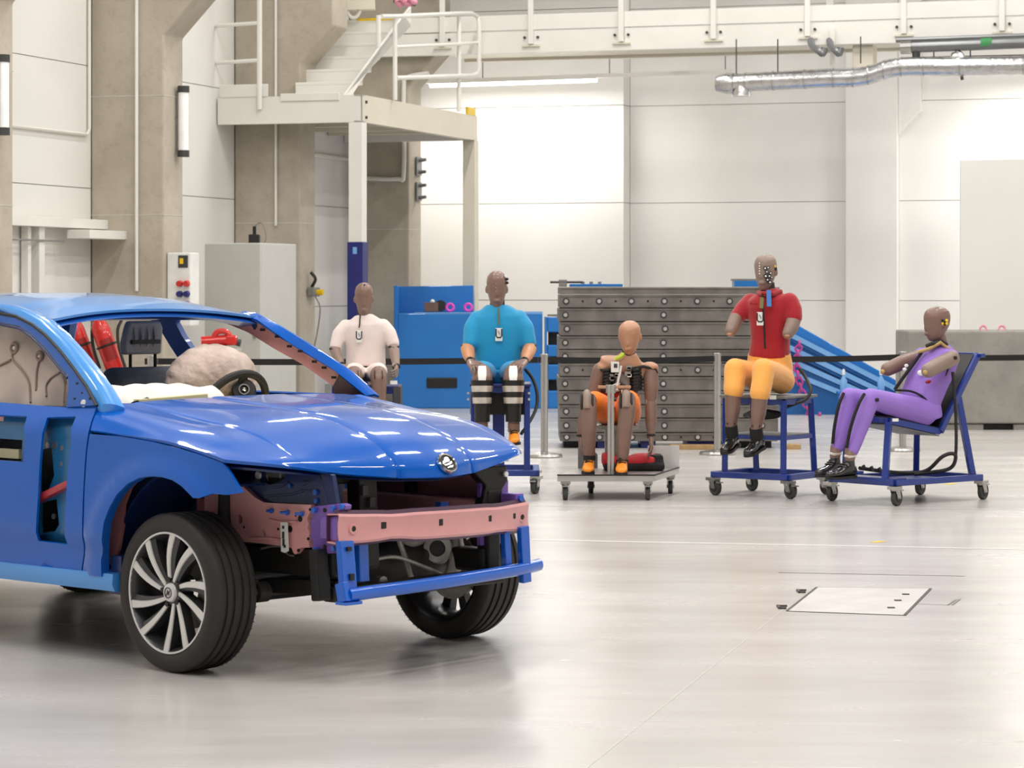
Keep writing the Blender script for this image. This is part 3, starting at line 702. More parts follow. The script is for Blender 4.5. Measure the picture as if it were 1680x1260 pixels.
E_ = [V((-.515, -.812, .99)), (160, 664, -.83), (143, 632, -.805), (121, 601, -.775), (100, 574, -.745), (75, 547, -.71), (52, 529, -.685), (27, 516, -.665), (0, 508, -.65), (-80, 499, -.635)]
W_ = [V((-.455, -.755, .99)), (203, 669, -.765), (186, 640, -.74), (163, 608, -.71), (139, 578, -.675), (112, 549, -.64), (84, 524, -.602), (60, 513, -.59), (36, 505, -.59), (-40, 494, -.59)]
def pillar(E, Wd, sgn, m, bul=.018):
    rows_ = []
    for e0, w0_ in zip(E, Wd):
        p = e0 if isinstance(e0, V) else cpy(*e0); r = w0_ if isinstance(w0_, V) else cpy(*w0_); mid = (p + r) / 2 + V((.01, sgn * bul, .01)); q1 = p.lerp(mid, .5) + V((0, sgn * bul * .35, 0)); q2 = mid.lerp(r, .5) + V((.004, sgn * bul * .3, .004))
        rows_.append([p + V((0, -sgn * .03, 0)), p, q1, mid, q2, r, r + V((-.03, -sgn * .01, -.01))])
    return MB().grid(rows_)
part('windscreen_pillar', pillar(E_, W_, -1, 'paint_light'), 'paint_light', solid=.01, smooth=50)
rail = [cpy(a, b, y) for a, b, y in E_[6:]] + [V((-2.3, -.63, 1.49)), V((-2.95, -.64, 1.45))]
rail2 = [cpy(a, b, y) for a, b, y in W_[6:]] + [V((-2.3, -.60, 1.495)), V((-2.95, -.6, 1.46))]
# door window frame (ring with the mirror sail)
yfr = lambda x, z: -.838 + max(0, z - 1.06) * .42
outer = [(159, 666), (142, 634), (120, 603), (99, 576), (74, 549), (53, 532.5), (26, 519), (-1, 514), (-80, 506), (-190, 508)]
inner = [(-190, 524), (-80, 521), (0, 529.5), (34, 536), (54, 550), (75.5, 570), (100, 600), (114, 617), (115, 640), (112, 669)]
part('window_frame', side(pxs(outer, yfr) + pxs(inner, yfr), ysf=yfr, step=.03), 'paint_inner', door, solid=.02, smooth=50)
seal = pxs(outer[:9], lambda x, z: yfr(x, z) - .012); part('door_seal', MB().tube(seal, .007, 6), 'black', door)
seal = pxs([(-80, 524), (0, 532), (34, 539), (54, 553), (75, 573), (99, 603), (113, 620)], yfr); part('glass_channel', MB().tube([p + V((0, -.008, 0)) for p in seal], .006, 6), 'paint_navy', door)
for px, py, r in ((136, 662, .016), (147, 655, .008), (126, 630, .008), (134, 645, .006), (122, 655, .007)):
    p = cpy(px, py, lambda x, z: yfr(x, z) - .012); part('hole_plug', MB().cyl(p, p + V((0, .012, 0)), r, 10), 'white_plastic' if r > .01 else 'black', door)
# curtain airbag behind the side window
cu = lambda x, z: -.70 + max(0, z - 1.05) * .32 + .012 * math.sin(x * 21) * math.sin(z * 17)
co = [V((-2.2, 0, 1.0)), V((-.92, 0, 1.0)), V((-.925, 0, 1.15)), V((-.95, 0, 1.21)), V((-1.0, 0, 1.27)), V((-1.15, 0, 1.37)), V((-1.35, 0, 1.42)), V((-2.2, 0, 1.45))]
cur = part('curtain_airbag', side(co, ysf=cu, step=.025), 'curtain_fabric', solid=.03, smooth=60)
def ring(px, py, r):
    c = cpy(px, py, cu); part('seam_ring', MB().tube([c + V((r * math.cos(a * PI / 8), -.022, r * math.sin(a * PI / 8))) for a in range(16)], .008, 6, closed=True), 'seam_fabric', cur)
    part('tether_button', MB().ell(c + V((0, -.02, 0)), (r * .5, .01, r * .5), None, 10, 6), 'cloth_white', cur)
ring(30, 571, .022); ring(71.5, 584, .018)
for pts in ([(26, 578), (27, 590), (38, 602), (48, 615), (54, 630), (56, 660)], [(70, 591), (66, 612), (65, 640)], [(104, 611), (90, 620), (82, 632), (82, 650)], [(0, 602), (12, 596), (24, 590)], [(108, 612), (113, 630), (111, 660)]):
    part('seam', MB().tube([p + V((0, -.02, 0)) for p in spline(pxs(pts, cu), 4)], .005, 6), 'seam_fabric', cur)
# far side: roof rail, B pillar, A pillar with pink reinforcement
yf = .70
fb = [cpy(a, b, yf) for a, b in ((240, 517), (340, 516), (320, 520), (302, 523), (299, 529), (308, 551), (326, 582), (345, 612), (310, 612), (303, 599), (286, 567), (274.6, 543.5), (265, 528), (255, 522), (240, 521))]
part('centre_pillar', panel([(p.x, p.z) for p in fb], [], lambda a, b: (a, .70 + (1.2 - b) * .15, b), .04), 'paint_inner', solid=.03, smooth=50)
part('centre_pillar', MB().beam((-1.72, .74, 1.2), (-1.66, .80, .42), .14, .05), 'paint_inner', smooth=0)
part('roof_rail', MB().tube([cpy(60, 519, .64), cpy(140, 519, .64), cpy(240, 518, .64), cpy(330, 518, .64), cpy(400, 520, .62)], .022, 8), 'paint_inner')
c_near = MB().tube([(-2.35, -.66, 1.44), (-2.62, -.76, 1.1)], .05, 8); part('rear_pillar', c_near, 'paint_light'); part('rear_pillar', MB().tube([(-2.70, .66, 1.44), (-2.92, .76, 1.1)], .05, 8), 'paint_inner')
part('rear_quarter', MB().prism([(-2.95, 1.46), (-2.7, 1.46), (-3.2, 1.1), (-3.4, 1.1)], lambda a, b, t: (a, t, b), -.64, -.70), 'paint_light', smooth=0)
part('rear_quarter', MB().prism([(-2.95, 1.46), (-2.7, 1.46), (-3.2, 1.1), (-3.4, 1.1)], lambda a, b, t: (a, t, b), .64, .70), 'paint', smooth=0)
F1 = [(398, 512, .585), (419, 515, .60), (456, 535, .645), (494, 558, .69), (569, 607, .77), (614, 648, .81)]
F2 = [(396, 516, .55), (421, 526, .56), (448, 545, .61), (474, 563, .65), (548, 608, .73), (600, 650, .77)]
fa = part('windscreen_pillar', MB().grid([[cpy(a, b, y) + V((0, .03, -.01)), cpy(a, b, y), cpy(c, d, y2)] for (a, b, y), (c, d, y2) in zip(F1, F2)]), 'paint', solid=.012, smooth=50)
G1 = [(352, 518, .60), (390, 519, .58), (421, 526, .57), (448, 545, .62), (500, 580, .68), (557, 613, .74)]
G2 = [(352, 524, .60), (378, 533, .61), (408, 545, .62), (451, 572, .66), (494, 596, .70), (547, 633, .75)]
pk = part('pillar_reinforcement', MB().grid([[cpy(a, b, y), cpy((a + c) / 2, (b + d) / 2, (y + y2) / 2 + .012), cpy(c, d, y2)] for (a, b, y), (c, d, y2) in zip(G1, G2)]), 'primer_pink', fa, solid=.008, smooth=50)
G3 = [(557, 613, .74), (578, 630, .765), (602, 652, .79)]; G4 = [(547, 633, .75), (550, 645, .765), (552, 658, .78)]
part('pillar_foot', MB().grid([[cpy(a, b, y), cpy(c, d, y2)] for (a, b, y), (c, d, y2) in zip(G3, G4)]), 'primer_purple_dark', fa, solid=.008)
part('pillar_gusset', MB().grid([[cpy(a, b, .585) for a, b in ((378, 518), (420, 521), (426, 527))], [cpy(a, b, .59) for a, b in ((384, 522), (412, 531), (418, 541))]]), 'paint_navy', fa, solid=.008)
for a, b in ((433, 541), (457, 552), (477, 568), (495, 576), (518, 593), (534, 603), (550, 619)):
    p = cpy(a, b, .60 + (a - 430) * .0011); part('slot', MB().box(p + V((.004, -.012, 0)), (.03, .006, .012)), 'black', fa, smooth=0)
# ------------------------------------------------------------------ cabin: cowl, dash, airbags, steering wheel, seats
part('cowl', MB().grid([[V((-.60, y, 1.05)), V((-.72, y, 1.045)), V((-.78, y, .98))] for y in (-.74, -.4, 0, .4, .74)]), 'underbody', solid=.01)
part('bulkhead', MB().box((-.62, 0, .72), (.04, 1.30, .62)), 'paint_navy', smooth=0)
dash = part('dashboard', MB().prism([(-.74, 1.02), (-.80, 1.045), (-1.0, 1.02), (-1.08, .92), (-1.0, .7), (-.74, .7)], lambda a, b, t: (a, t, b), -.66, .66), 'foam_yellow', smooth=30, bevel=.02)
part('dash_bar', MB().beam((-.715, -.47, 1.068), (-.70, -.10, 1.083), .05, .026), 'foam_yellow', dash, smooth=0, bevel=.004)
part('dash_clip', MB().tube([(-.70, -.42, 1.078), (-.70, -.46, 1.066), (-.71, -.5, 1.06), (-.70, -.44, 1.055)], .012, 6), 'underbody', dash)
random.seed(3)
cl = []
for i in range(15):
    r = []
    for k in range(15):
        u_, v_ = i / 14, k / 14; x = -1.06 + .32 * u_; y = -.60 + .62 * v_ + .05 * u_
        z = 1.132 - .05 * max(0, (u_ - .70)) * 4 - .03 * abs(v_ - .5) + .008 * math.sin(9 * u_ + 7 * v_) + .006 * math.sin(21 * v_) + random.uniform(-.003, .003)
        r.append((x, y, z if u_ < .97 else z - .01))
    cl.append(r)
part('passenger_airbag', MB().grid(cl), 'cloth_white', solid=.03, soff=-1, smooth=70, sub=1)
# driver airbag: a wrinkled cushion
def cushion(c, rad, M, nn=64, mm=36):
    mb = MB(); vs_ = []
    for i in range(mm + 1):
        th = PI * i / mm
        for k in range(nn):
            a = 2 * PI * k / nn
            p = V((math.sin(th) * math.cos(a), math.sin(th) * math.sin(a), math.cos(th)))
            d = 1 + .03 - .06 * (1 - abs(math.sin(8 * a + 1.2 * math.sin(2.5 * th)))) ** 2 * math.sin(th) ** 2 + .018 * math.sin(7 * th + 2 * a) + .016 * math.sin(19 * a + 5 * th) * math.sin(th) + .01 * math.sin(31 * a - 9 * th)
            vs_.append(V(c) + M @ V((p.x * rad[0] * d, p.y * rad[1] * d, p.z * rad[2] * d)))
    fs_ = [(i * nn + k, (i + 1) * nn + k, (i + 1) * nn + (k + 1) % nn, i * nn + (k + 1) % nn) for i in range(mm) for k in range(nn)]
    return mb.add(vs_, fs_)
stc = V((-1.03, .34, 1.005)); tilt = Matrix.Rotation(math.radians(-65), 3, 'Y')      # wheel axis points back and up
sax = tilt @ V((0, 0, 1))
Mst = Matrix.Rotation(math.radians(-62), 3, 'Y')
part('driver_airbag', cushion(stc + V((-.13, -.02, .125)), (.17, .245, .15), Matrix.Rotation(math.radians(-70), 3, 'Y')), 'airbag_fabric', smooth=70, sub=1)
sw = empty('steering_wheel', stc); sw.parent = CAR; sw.rotation_euler = (0, math.radians(-62), 0)
ob('rim', MB().tube([(.185 * math.cos(a * PI / 24), .185 * math.sin(a * PI / 24), 0) for a in range(48)], .019, 10, closed=True), 'black_rubber', sw)
for a in (90, -90, 180 if False else 0):
    r = math.radians(a); ob('spoke', MB().beam((.05 * math.cos(r), .05 * math.sin(r), 0), (.18 * math.cos(r), .18 * math.sin(r), 0), .045, .02), 'black_rubber', sw, smooth=0, bevel=.006)
ob('hub', MB().lathe([(0, -.03), (.065, -.03), (.075, 0), (.06, .03), (0, .03)], n=20), 'black', sw)
lid = cpx(400, 641, -.95)
ld = part('airbag_lid', MB().lathe([(0, .012), (.05, .010), (.058, 0), (.05, -.012), (0, -.014)], lid, (.75, -.55, .3), 20), 'black', sw, world=False)
ld.parent = CAR
part('lid_emblem', MB().lathe([(.020, .012), (.020, .020), (.026, .020), (.026, .010)], lid + V((.004, -.003, .002)), (.75, -.55, .3), 20), 'chrome', ld)
part('lid_emblem', MB().lathe([(0, .012), (.009, .018), (.014, .012)], lid + V((.004, -.003, .002)), (.75, -.55, .3), 6), 'chrome', ld)
def seat(cy):
    s = empty('seat', (-1.62, cy, .40)); s.parent = CAR
    k = -1 if cy < 0 else 1
    ob('cushion', MB().box((.18, 0, .12), (.52, .50, .16)), 'seat_grey', s, bevel=.05, segs=3, smooth=60)
    bk = MB().prism([(-.06, .1), (.08, .1), (.02, .72), (-.02, .785), (-.10, .785), (-.16, .70)], lambda a, b, t: (a, t, b), -.23, .20)
    ob('backrest', bk, 'seat_grey', s, bevel=.04, segs=3, smooth=60)
    ob('backrest_shell', MB().prism([(-.16, .2), (-.06, .2), (-.10, .74), (-.14, .76), (-.20, .66)], lambda a, b, t: (a, t, b), .20, .29), 'black', s, bevel=.02, smooth=60)
    h = empty('headrest', (-.05, -.02, 0)); h.parent = s
    for y in (-.075, .075): ob('headrest_post', MB().cyl((.0, y, .76), (.0, y, .90), .008, 8), 'black', h)
    hb = MB().prism([(-.115, .845), (.105, .845), (.11, .90), (.115, .97), (.10, 1.005), (-.085, 1.005), (-.10, .97), (-.12, .90)], lambda a, b, t: (t, a, b), -.03, .015)
    ob('headrest_shell', hb, 'plastic_grey', h, bevel=.012, smooth=60)
    for y in (-.06, -.02, .02, .06): ob('rib', MB().prism([(.88, .016), (.93, .03), (.98, .016)], lambda a, b, t: (b, t, a), y - .008, y + .008), 'plastic_grey', h, smooth=0)
    ob('rib', MB().box((.02, 0, .905), (.02, .17, .02)), 'dark_grey', h, smooth=0)
    return s
seat(.34); seat(-.38)
# ------------------------------------------------------------------ front structure
yn = -.52
def nplate(pts, t0, t1, y=yn, holes=()):
    P = [cpy(a, b, y) for a, b in pts]; H = [[(q.x, q.z) for q in (cpy(a, b, y) for a, b in h)] for h in holes]
    return panel([(p.x, p.z) for p in P], H, lambda a, b: (a, y, b), .05)
hole = [(433, 763), (468, 763), (472, 768), (470, 784), (462, 791), (445, 795), (436, 790), (432, 778)]
ap = part('apron', nplate([(330, 752), (400, 757), (530, 768), (548, 780), (556, 832), (514, 832), (437, 828), (405, 806), (372, 775), (330, 790)], 0, 0, -.50, [hole]), 'paint_navy', solid=.02)
for a, b, r in ((422, 780, .016), (516, 808, .012), (517, 822, .01), (474, 797, .008)):
    p = cpy(a, b, -.52); part('grommet', MB().cyl(p, p + V((0, .012, 0)), r, 12), 'white_plastic' if a == 422 else 'paint_inner', ap)
for pts in ([(402, 758), (404, 775), (412, 778)], [(497, 790), (512, 789), (498, 796)], [(494, 805), (512, 804), (496, 812)], [(436, 814), (478, 811), (498, 806)], [(524, 775), (530, 800), (538, 830)], [(446, 800), (462, 798), (474, 790)]):
    part('swage', MB().tube([cpy(a, b, -.508) for a, b in pts], .006, 6), 'paint_navy', ap)
part('latch_box', MB().box(cpy(455, 778, -.46), (.10, .05, .05)), 'engine_metal', ap, bevel=.008, smooth=0)
part('latch_box', MB().cyl(cpy(447, 785, -.47), cpy(447, 785, -.42), .03, 10), 'wood', ap); part('latch_box', MB().box(cpy(462, 790, -.47), (.12, .04, .03)), 'black', ap, smooth=0)
p = cpy(536, 788, -.48); part('horn', MB().ell(p, (.022, .022, .03), None, 14, 10).ell(p - V((0, 0, .018)), (.03, .03, .02), None, 14, 8), 'chrome', ap)
ltop = [(374, 770), (386, 781), (400, 795), (423, 816), (430, 820), (437, 824), (470, 826), (515, 828), (513, 840), (508, 850), (511, 858), (509, 866), (512, 874), (510, 884), (512, 898), (500, 898), (495, 900), (492, 907), (489, 909), (486, 907), (483, 899), (479, 897), (440, 892), (400, 888), (385, 884), (378, 872), (360, 860), (340, 850), (340, 790)]
rl_ = part('longitudinal_rail', nplate(ltop, 0, 0, yn, [[(393, 845), (398, 843), (402, 850), (402, 857), (397, 859), (393, 852)], [(435, 869), (438, 869), (441, 878), (437, 880)]]), 'primer_pink', solid=.03)
part('rail_body', MB().box((.10, -.455, .60), (.74, .09, .15)), 'primer_pink_dark', rl_, smooth=0)
for a, b, l in ((446, 838, 0), (472, 841, 1), (496, 843, 1)):
    p = cpy(a, b, -.54); part('stud', MB().cyl(p, p + V((-.022 if l else -.008, -.022, 0)), .006, 8).cyl(p, p + V((0, -.006, 0)), .011, 8), 'bracket_blue', rl_)
for a, b, r in ((492, 851, .013), (475.5, 868, .014), (456, 868, .006), (505, 884, .006), (485, 846, .005), (508, 836, .006), (400, 865, .005), (489, 903, .007)):
    p = cpy(a, b, -.537); part('hole', MB().cyl(p, p + V((0, .004, 0)), r, 12), 'black', rl_)
ps = [(460, 857), (470, 857), (472, 904), (467, 907), (461, 905)]
lb_ = part('label_tag', MB().prism([(cpy(a, b, -.56).x, cpy(a, b, -.56).z) for a, b in ps], lambda a, b, t: (a, t, b), -.56, -.553), 'white_plastic', rl_, smooth=0)
for i, (a, b) in enumerate(((464.5, 865), (464.5, 878), (465, 890), (467, 896))):
    p = cpy(a, b, -.562); part('tag_print', MB().box(p, (.012, .002, .028 if i in (1, 2) else .012)), 'dark_grey', lb_, smooth=0)
part('rail_swage', MB().tube([cpy(a, b, -.537) for a, b in ((442, 852), (458, 856), (488, 856))], .006, 6), 'primer_pink', rl_); part('rail_swage', MB().tube([cpy(a, b, -.537) for a, b in ((410, 882), (450, 884), (462, 886))], .006, 6), 'primer_pink', rl_)
# near crash box (purple) with bolts
cbp = [(512, 831), (560, 826), (567, 829), (566, 836), (559, 840), (558, 850), (554, 860), (554, 888), (558, 893), (564, 907), (528, 909), (526, 922), (519, 924), (516, 908), (511, 900), (513, 890), (509, 880), (511, 870), (508, 858), (512, 848), (509, 840)]
P = [cpy(a, b, -.535) for a, b in cbp]
cb = part('crash_box', MB().prism([(p_.x, p_.z) for p_ in P], lambda a, b, t: (a, t, b), -.535, -.50), 'primer_purple', smooth=0, bevel=.004)
part('crash_box_body', MB().prism([(p_.x, p_.z) for p_ in [cpy(a, b, -.56) for a, b in ((523, 849), (556, 846), (554, 890), (523, 885))]], lambda a, b, t: (a, t, b), -.56, -.43), 'primer_purple', cb, bevel=.008, smooth=0)
for a, b in ((517, 837), (548, 834), (562, 831), (521, 902), (549, 900)):
    p = cpy(a, b, -.54); part('bolt', MB().cyl(p, p + V((0, -.012, 0)), .0115, 8), 'bracket_blue', cb)
for a, b in ((532, 837), (532, 897)): p = cpy(a, b, -.54); part('hole', MB().cyl(p, p + V((0, .004, 0)), .009, 8), 'black', cb)
cb2 = part('crash_box', MB().box((.55, .545, .625), (.14, .05, .12)), 'primer_purple', smooth=0, bevel=.006)
for z in (.56, .655): part('bolt', MB().cyl((.62, .545, z + .01), (.63, .545, z + .01), .014, 8), 'bracket_blue', cb2)
part('crash_box_flange', MB().box((.50, .50, .60), (.02, .17, .27)), 'primer_purple', cb2, smooth=0)
# bumper beam: bowed channel with slots
bm_ = []
N = 18
for i in range(N + 1):
    f = i / N; y = -.575 + 1.155 * f; x = .70 + (.635 - .70) * f + .075 * math.sin(PI * f); zc = .608 - .022 * f
    hb = .053 + .006 * (abs(f - .5) * 2) ** 6 - .004 * math.exp(-((f - .24) / .06) ** 2) - .004 * math.exp(-((f - .8) / .06) ** 2)
    zb_ = zc - hb + .006 * math.exp(-((f - .24) / .07) ** 2)
    bm_.append([V((x - .07, y, zc + hb - .004)), V((x - .005, y, zc + hb)), V((x, y, zc + hb - .008)), V((x - .006, y, zc + .022)), V((x - .006, y, zc - .02)), V((x, y, zb_ + .008)), V((x - .005, y, zb_)), V((x - .07, y, zb_ + .004))])
bb = part('bumper_beam', MB().grid(bm_), 'primer_pink', smooth=40, solid=.006, bevel=0)
part('beam_back', MB().grid([[r[0] + V((-.002, 0, .0)), r[7] + V((-.002, 0, 0))] for r in bm_]), 'primer_purple_dark', bb, solid=.006)
part('beam_edge', MB().grid([[r[1] + V((-.012, 0, .0)), r[1] + V((-.022, 0, .016))] for r in bm_]), 'primer_purple_dark', bb, solid=.005)
part('beam_edge', MB().grid([[r[6] + V((-.012, 0, .0)), r[6] + V((-.02, 0, -.013))] for r in bm_]), 'primer_purple_dark', bb, solid=.005)
def onb(f, dz, dx=0):
    y = -.575 + 1.155 * f; return V((.70 - .065 * f + .075 * math.sin(PI * f) - .004 + dx, y, .608 - .022 * f + dz))
for f, w_, h_ in ((.19, .028, .028), (.455, .024, .028), (.735, .022, .026), (.90, .02, .024)):
    part('slot', MB().box(onb(f, .008), (.006, w_, h_)), 'black', bb, smooth=0, bevel=.004)
for f in (.06, .955): part('tow_eye', MB().lathe([(.012, -.004), (.012, .006), (.022, .006), (.024, -.004)], onb(f, 0), (1, 0, 0), 16), 'primer_pink', bb); part('slot', MB().cyl(onb(f, 0, -.002), onb(f, 0, .004), .014 if f < .5 else .010, 12), 'black', bb)
# lower cross member with its struts
lo = [V((.765, -.585, .352)), V((.762, -.45, .356)), V((.76, -.2, .360)), V((.74, .05, .364)), V((.71, .3, .368)), V((.675, .5, .370)), V((.645, .60, .372)), V((.63, .65, .374))]
lc = part('lower_cross_member', MB().tube(spline(lo, 4), .027, 14, sx=.85), 'bracket_blue', smooth=50)
def strut(a, b, wd, dp, m='bracket_blue'): 
    s = part('strut', MB().beam(a, b, wd, dp, (1, 0, 0)), m, lc, smooth=0, bevel=.004)
    return s
s1 = strut((.70, -.545, .56), (.735, -.555, .33), .075, .03); strut((.735, -.595, .40), (.76, -.60, .325), .03, .05); strut((.64, -.40, .55), (.65, -.40, .385), .05, .03)
for z in (.53, .42): part('slot', MB().box((.737 if z < .5 else .722, -.545, z), (.02, .022, .026 if z < .5 else .016)), 'black', s1, smooth=0)
part('foot', MB().box((.758, -.575, .322), (.06, .09, .012)), 'bracket_blue', lc, smooth=0)
strut((.67, .51, .55), (.665, .53, .31), .05, .03); strut((.64, .43, .55), (.645, .44, .37), .035, .03)
part('support', MB().prism([(-.03, 0), (.03, 0), (.022, .10), (-.022, .10)], lambda a, b, t: (t, .13 + a, .57 + b), .55, .58), 'bracket_blue', lc, smooth=0)
# radiator frame (black)
rfm = empty('radiator_frame', (.5, 0, 0)); rfm.parent = CAR
def rb(name, a, b, wd, ht, m='underbody', bev=.008): return ob(name, MB().beam(V(a) - V((.5, 0, 0)), V(b) - V((.5, 0, 0)), wd, ht, (1, 0, 0)), m, rfm, smooth=0, bevel=bev)
rb('post', (.50, -.27, .84), (.50, -.25, .42), .10, .08); rb('post', (.50, .475, .70), (.50, .475, .36), .075, .07); rb('top_bar', (.46, -.45, .80), (.46, .5, .80), .07, .05); rb('bottom_bar', (.58, -.52, .335), (.54, .50, .335), .06, .07)
ob('post_head', MB().prism([(.40, .62), (.53, .62), (.53, .70), (.565, .735), (.555, .80), (.36, .80), (.365, .775), (.43, .72)], lambda a, b, t: (t - .5, a, b), .48, .53), 'underbody', rfm, smooth=0, bevel=.006)
ob('post_bolt', MB().cyl((.04, .535, .765), (.05, .535, .765), .012, 8), 'white_plastic', rfm)
rb('post', (.56, -.56, .52), (.58, -.56, .315), .07, .05)
rb('post', (.47, -.22, .80), (.47, -.20, .40), .06, .05)
for y, z in ((-.30, .74), (-.26, .69), (-.30, .60), (-.24, .55)): ob('clip', MB().box((.05, y, z), (.02, .03, .04)), 'dark_grey', rfm, smooth=0)
# far wheel house wall, cross wall, drive unit
part('wheel_house', MB().grid([[V((-.45, .56, z)), V((0, .57, z)), V((.30, .56, z)), V((.46, .54, z * .99))] for z in (.56, .66, .76, .84)]), 'primer_pink', solid=.02)
part('wheel_house', MB().grid([[V((-.5, -.45, z)), V((-.2, -.44, z)), V((.1, -.44, z))] for z in (.5, .7, .9)]), 'paint_navy', solid=.02)
part('longitudinal_rail', MB().box((.05, .48, .60), (.86, .10, .12)), 'primer_pink', smooth=0, bevel=.01)
part('subframe', MB().box((-.12, 0, .30), (.30, .90, .09)), 'underbody', smooth=0, bevel=.02)
part('subframe', MB().beam((-.05, -.44, .44), (.62, -.48, .46), .09, .11), 'underbody', smooth=0, bevel=.015)
part('subframe', MB().beam((.12, -.46, .335), (.60, -.46, .365), .08, .06), 'underbody', smooth=0, bevel=.015)
part('subframe', MB().beam((-.05, .44, .40), (.52, .46, .40), .09, .10), 'underbody', smooth=0, bevel=.015)
part('brake_line', MB().tube(spline([(.15, -.505, .49), (.22, -.505, .505), (.28, -.505, .505), (.33, -.505, .475), (.44, -.505, .485), (.5, -.5, .49)], 4), .005, 6), 'engine_metal')
bs = part('bushing', MB().lathe([(.012, -.03), (.042, -.03), (.042, .03), (.012, .03)], (.235, -.585, .325), (0, 1, 0), 16), 'black_rubber')
part('bolt', MB().cyl((.235, -.63, .325), (.235, -.60, .325), .02, 8), 'steel', bs)
part('control_arm', MB().limb([((.0, -.60, .27), .035), ((.235, -.575, .325), .035), ((-.2, -.3, .29), .04)]), 'underbody'); part('control_arm', MB().limb([((.0, .60, .27), .035), ((.2, .45, .31), .035), ((-.2, .3, .29), .04)]), 'underbody')
for y in (-.58, .58):
    part('damper', MB().tube([(.0, y * 1.0, .34), (-.04, y * .93, .62), (-.05, y * .90, .90)], [.045, .03, .03], 12), 'underbody')
eg = empty('drive_unit', (.16, .12, .42)); eg.parent = CAR
ob('housing', remesh(MB().ell((0, .02, .0), (.20, .24, .13)).ell((.10, .16, -.01), (.14, .15, .14)).ell((-.02, -.18, .02), (.16, .16, .11)), .02, 3), 'underbody', eg, smooth=60)
ob('flange', MB().lathe([(.035, .03), (.035, .05), (.06, .05), (.075, .0), (.09, -.08)], (.20, .17, .03), (.8, -.5, .1), 20), 'engine_metal', eg)
ob('flange', MB().cyl((.20, .17, .03), V((.20, .17, .03)) + V((.8, -.5, .1)) * .045, .034, 14), 'black', eg)
ob('gear_case', remesh(MB().ell((.12, .10, .10), (.10, .13, .09)).box((.1, .02, .13), (.16, .10, .08)).limb([((.16, .32, .12), .03), ((.16, .33, .02), .045), ((.16, .30, -.08), .05)]), .012, 3), 'engine_metal', eg, smooth=60)
ob('pipe', MB().tube(spline([(.22, -.10, .16), (.24, -.05, .02), (.24, .0, -.10)], 5), .012, 8), 'engine_metal', eg)
ob('mount', MB().box((.10, -.05, .16), (.12, .22, .06)), 'engine_metal', eg, smooth=0, bevel=.015)
ob('drive_shaft', MB().tube([(-.16, .30, -.09), (-.16, .58, -.09)], .022, 10), 'underbody', eg); ob('drive_shaft', MB().tube([(-.16, -.30, -.09), (-.16, -.80, -.09)], .022, 10), 'underbody', eg)
ob('cooling_pipe', MB().tube(spline([(.32, -.34, .02), (.34, -.20, .03), (.36, -.05, -.02), (.36, .05, -.06)], 5), .008, 6), 'engine_metal', eg)
part('tie_bolt', MB().cyl((.52, -.20, .36), (.56, -.20, .36), .025, 8), 'steel')
# near wheel arch inner: pink panel and navy liner
pk = [(236, 778), (216, 800), (205, 828), (203, 865), (197, 900), (188, 925), (160, 925), (160, 850), (185, 805), (212, 778)]
part('arch_reinforcement', nplate(pk, 0, 0, -.80), 'primer_pink_dark', solid=.015)
lin_ = [[V((-.02 + .42 * math.cos(a), y, .37 + .44 * math.sin(a))) for a in [math.radians(62 + 13 * k) for k in range(10)]] for y in (-.80, -.70, -.46)]
part('arch_liner', MB().grid(lin_), 'paint_navy', solid=.01)
lin_ = [[V((-.02 + .42 * math.cos(a), y, .37 + .44 * math.sin(a))) for a in [math.radians(60 + 14 * k) for k in range(9)]] for y in (.84, .70, .46)]
part('arch_liner', MB().grid(lin_), 'paint_navy', solid=.01)
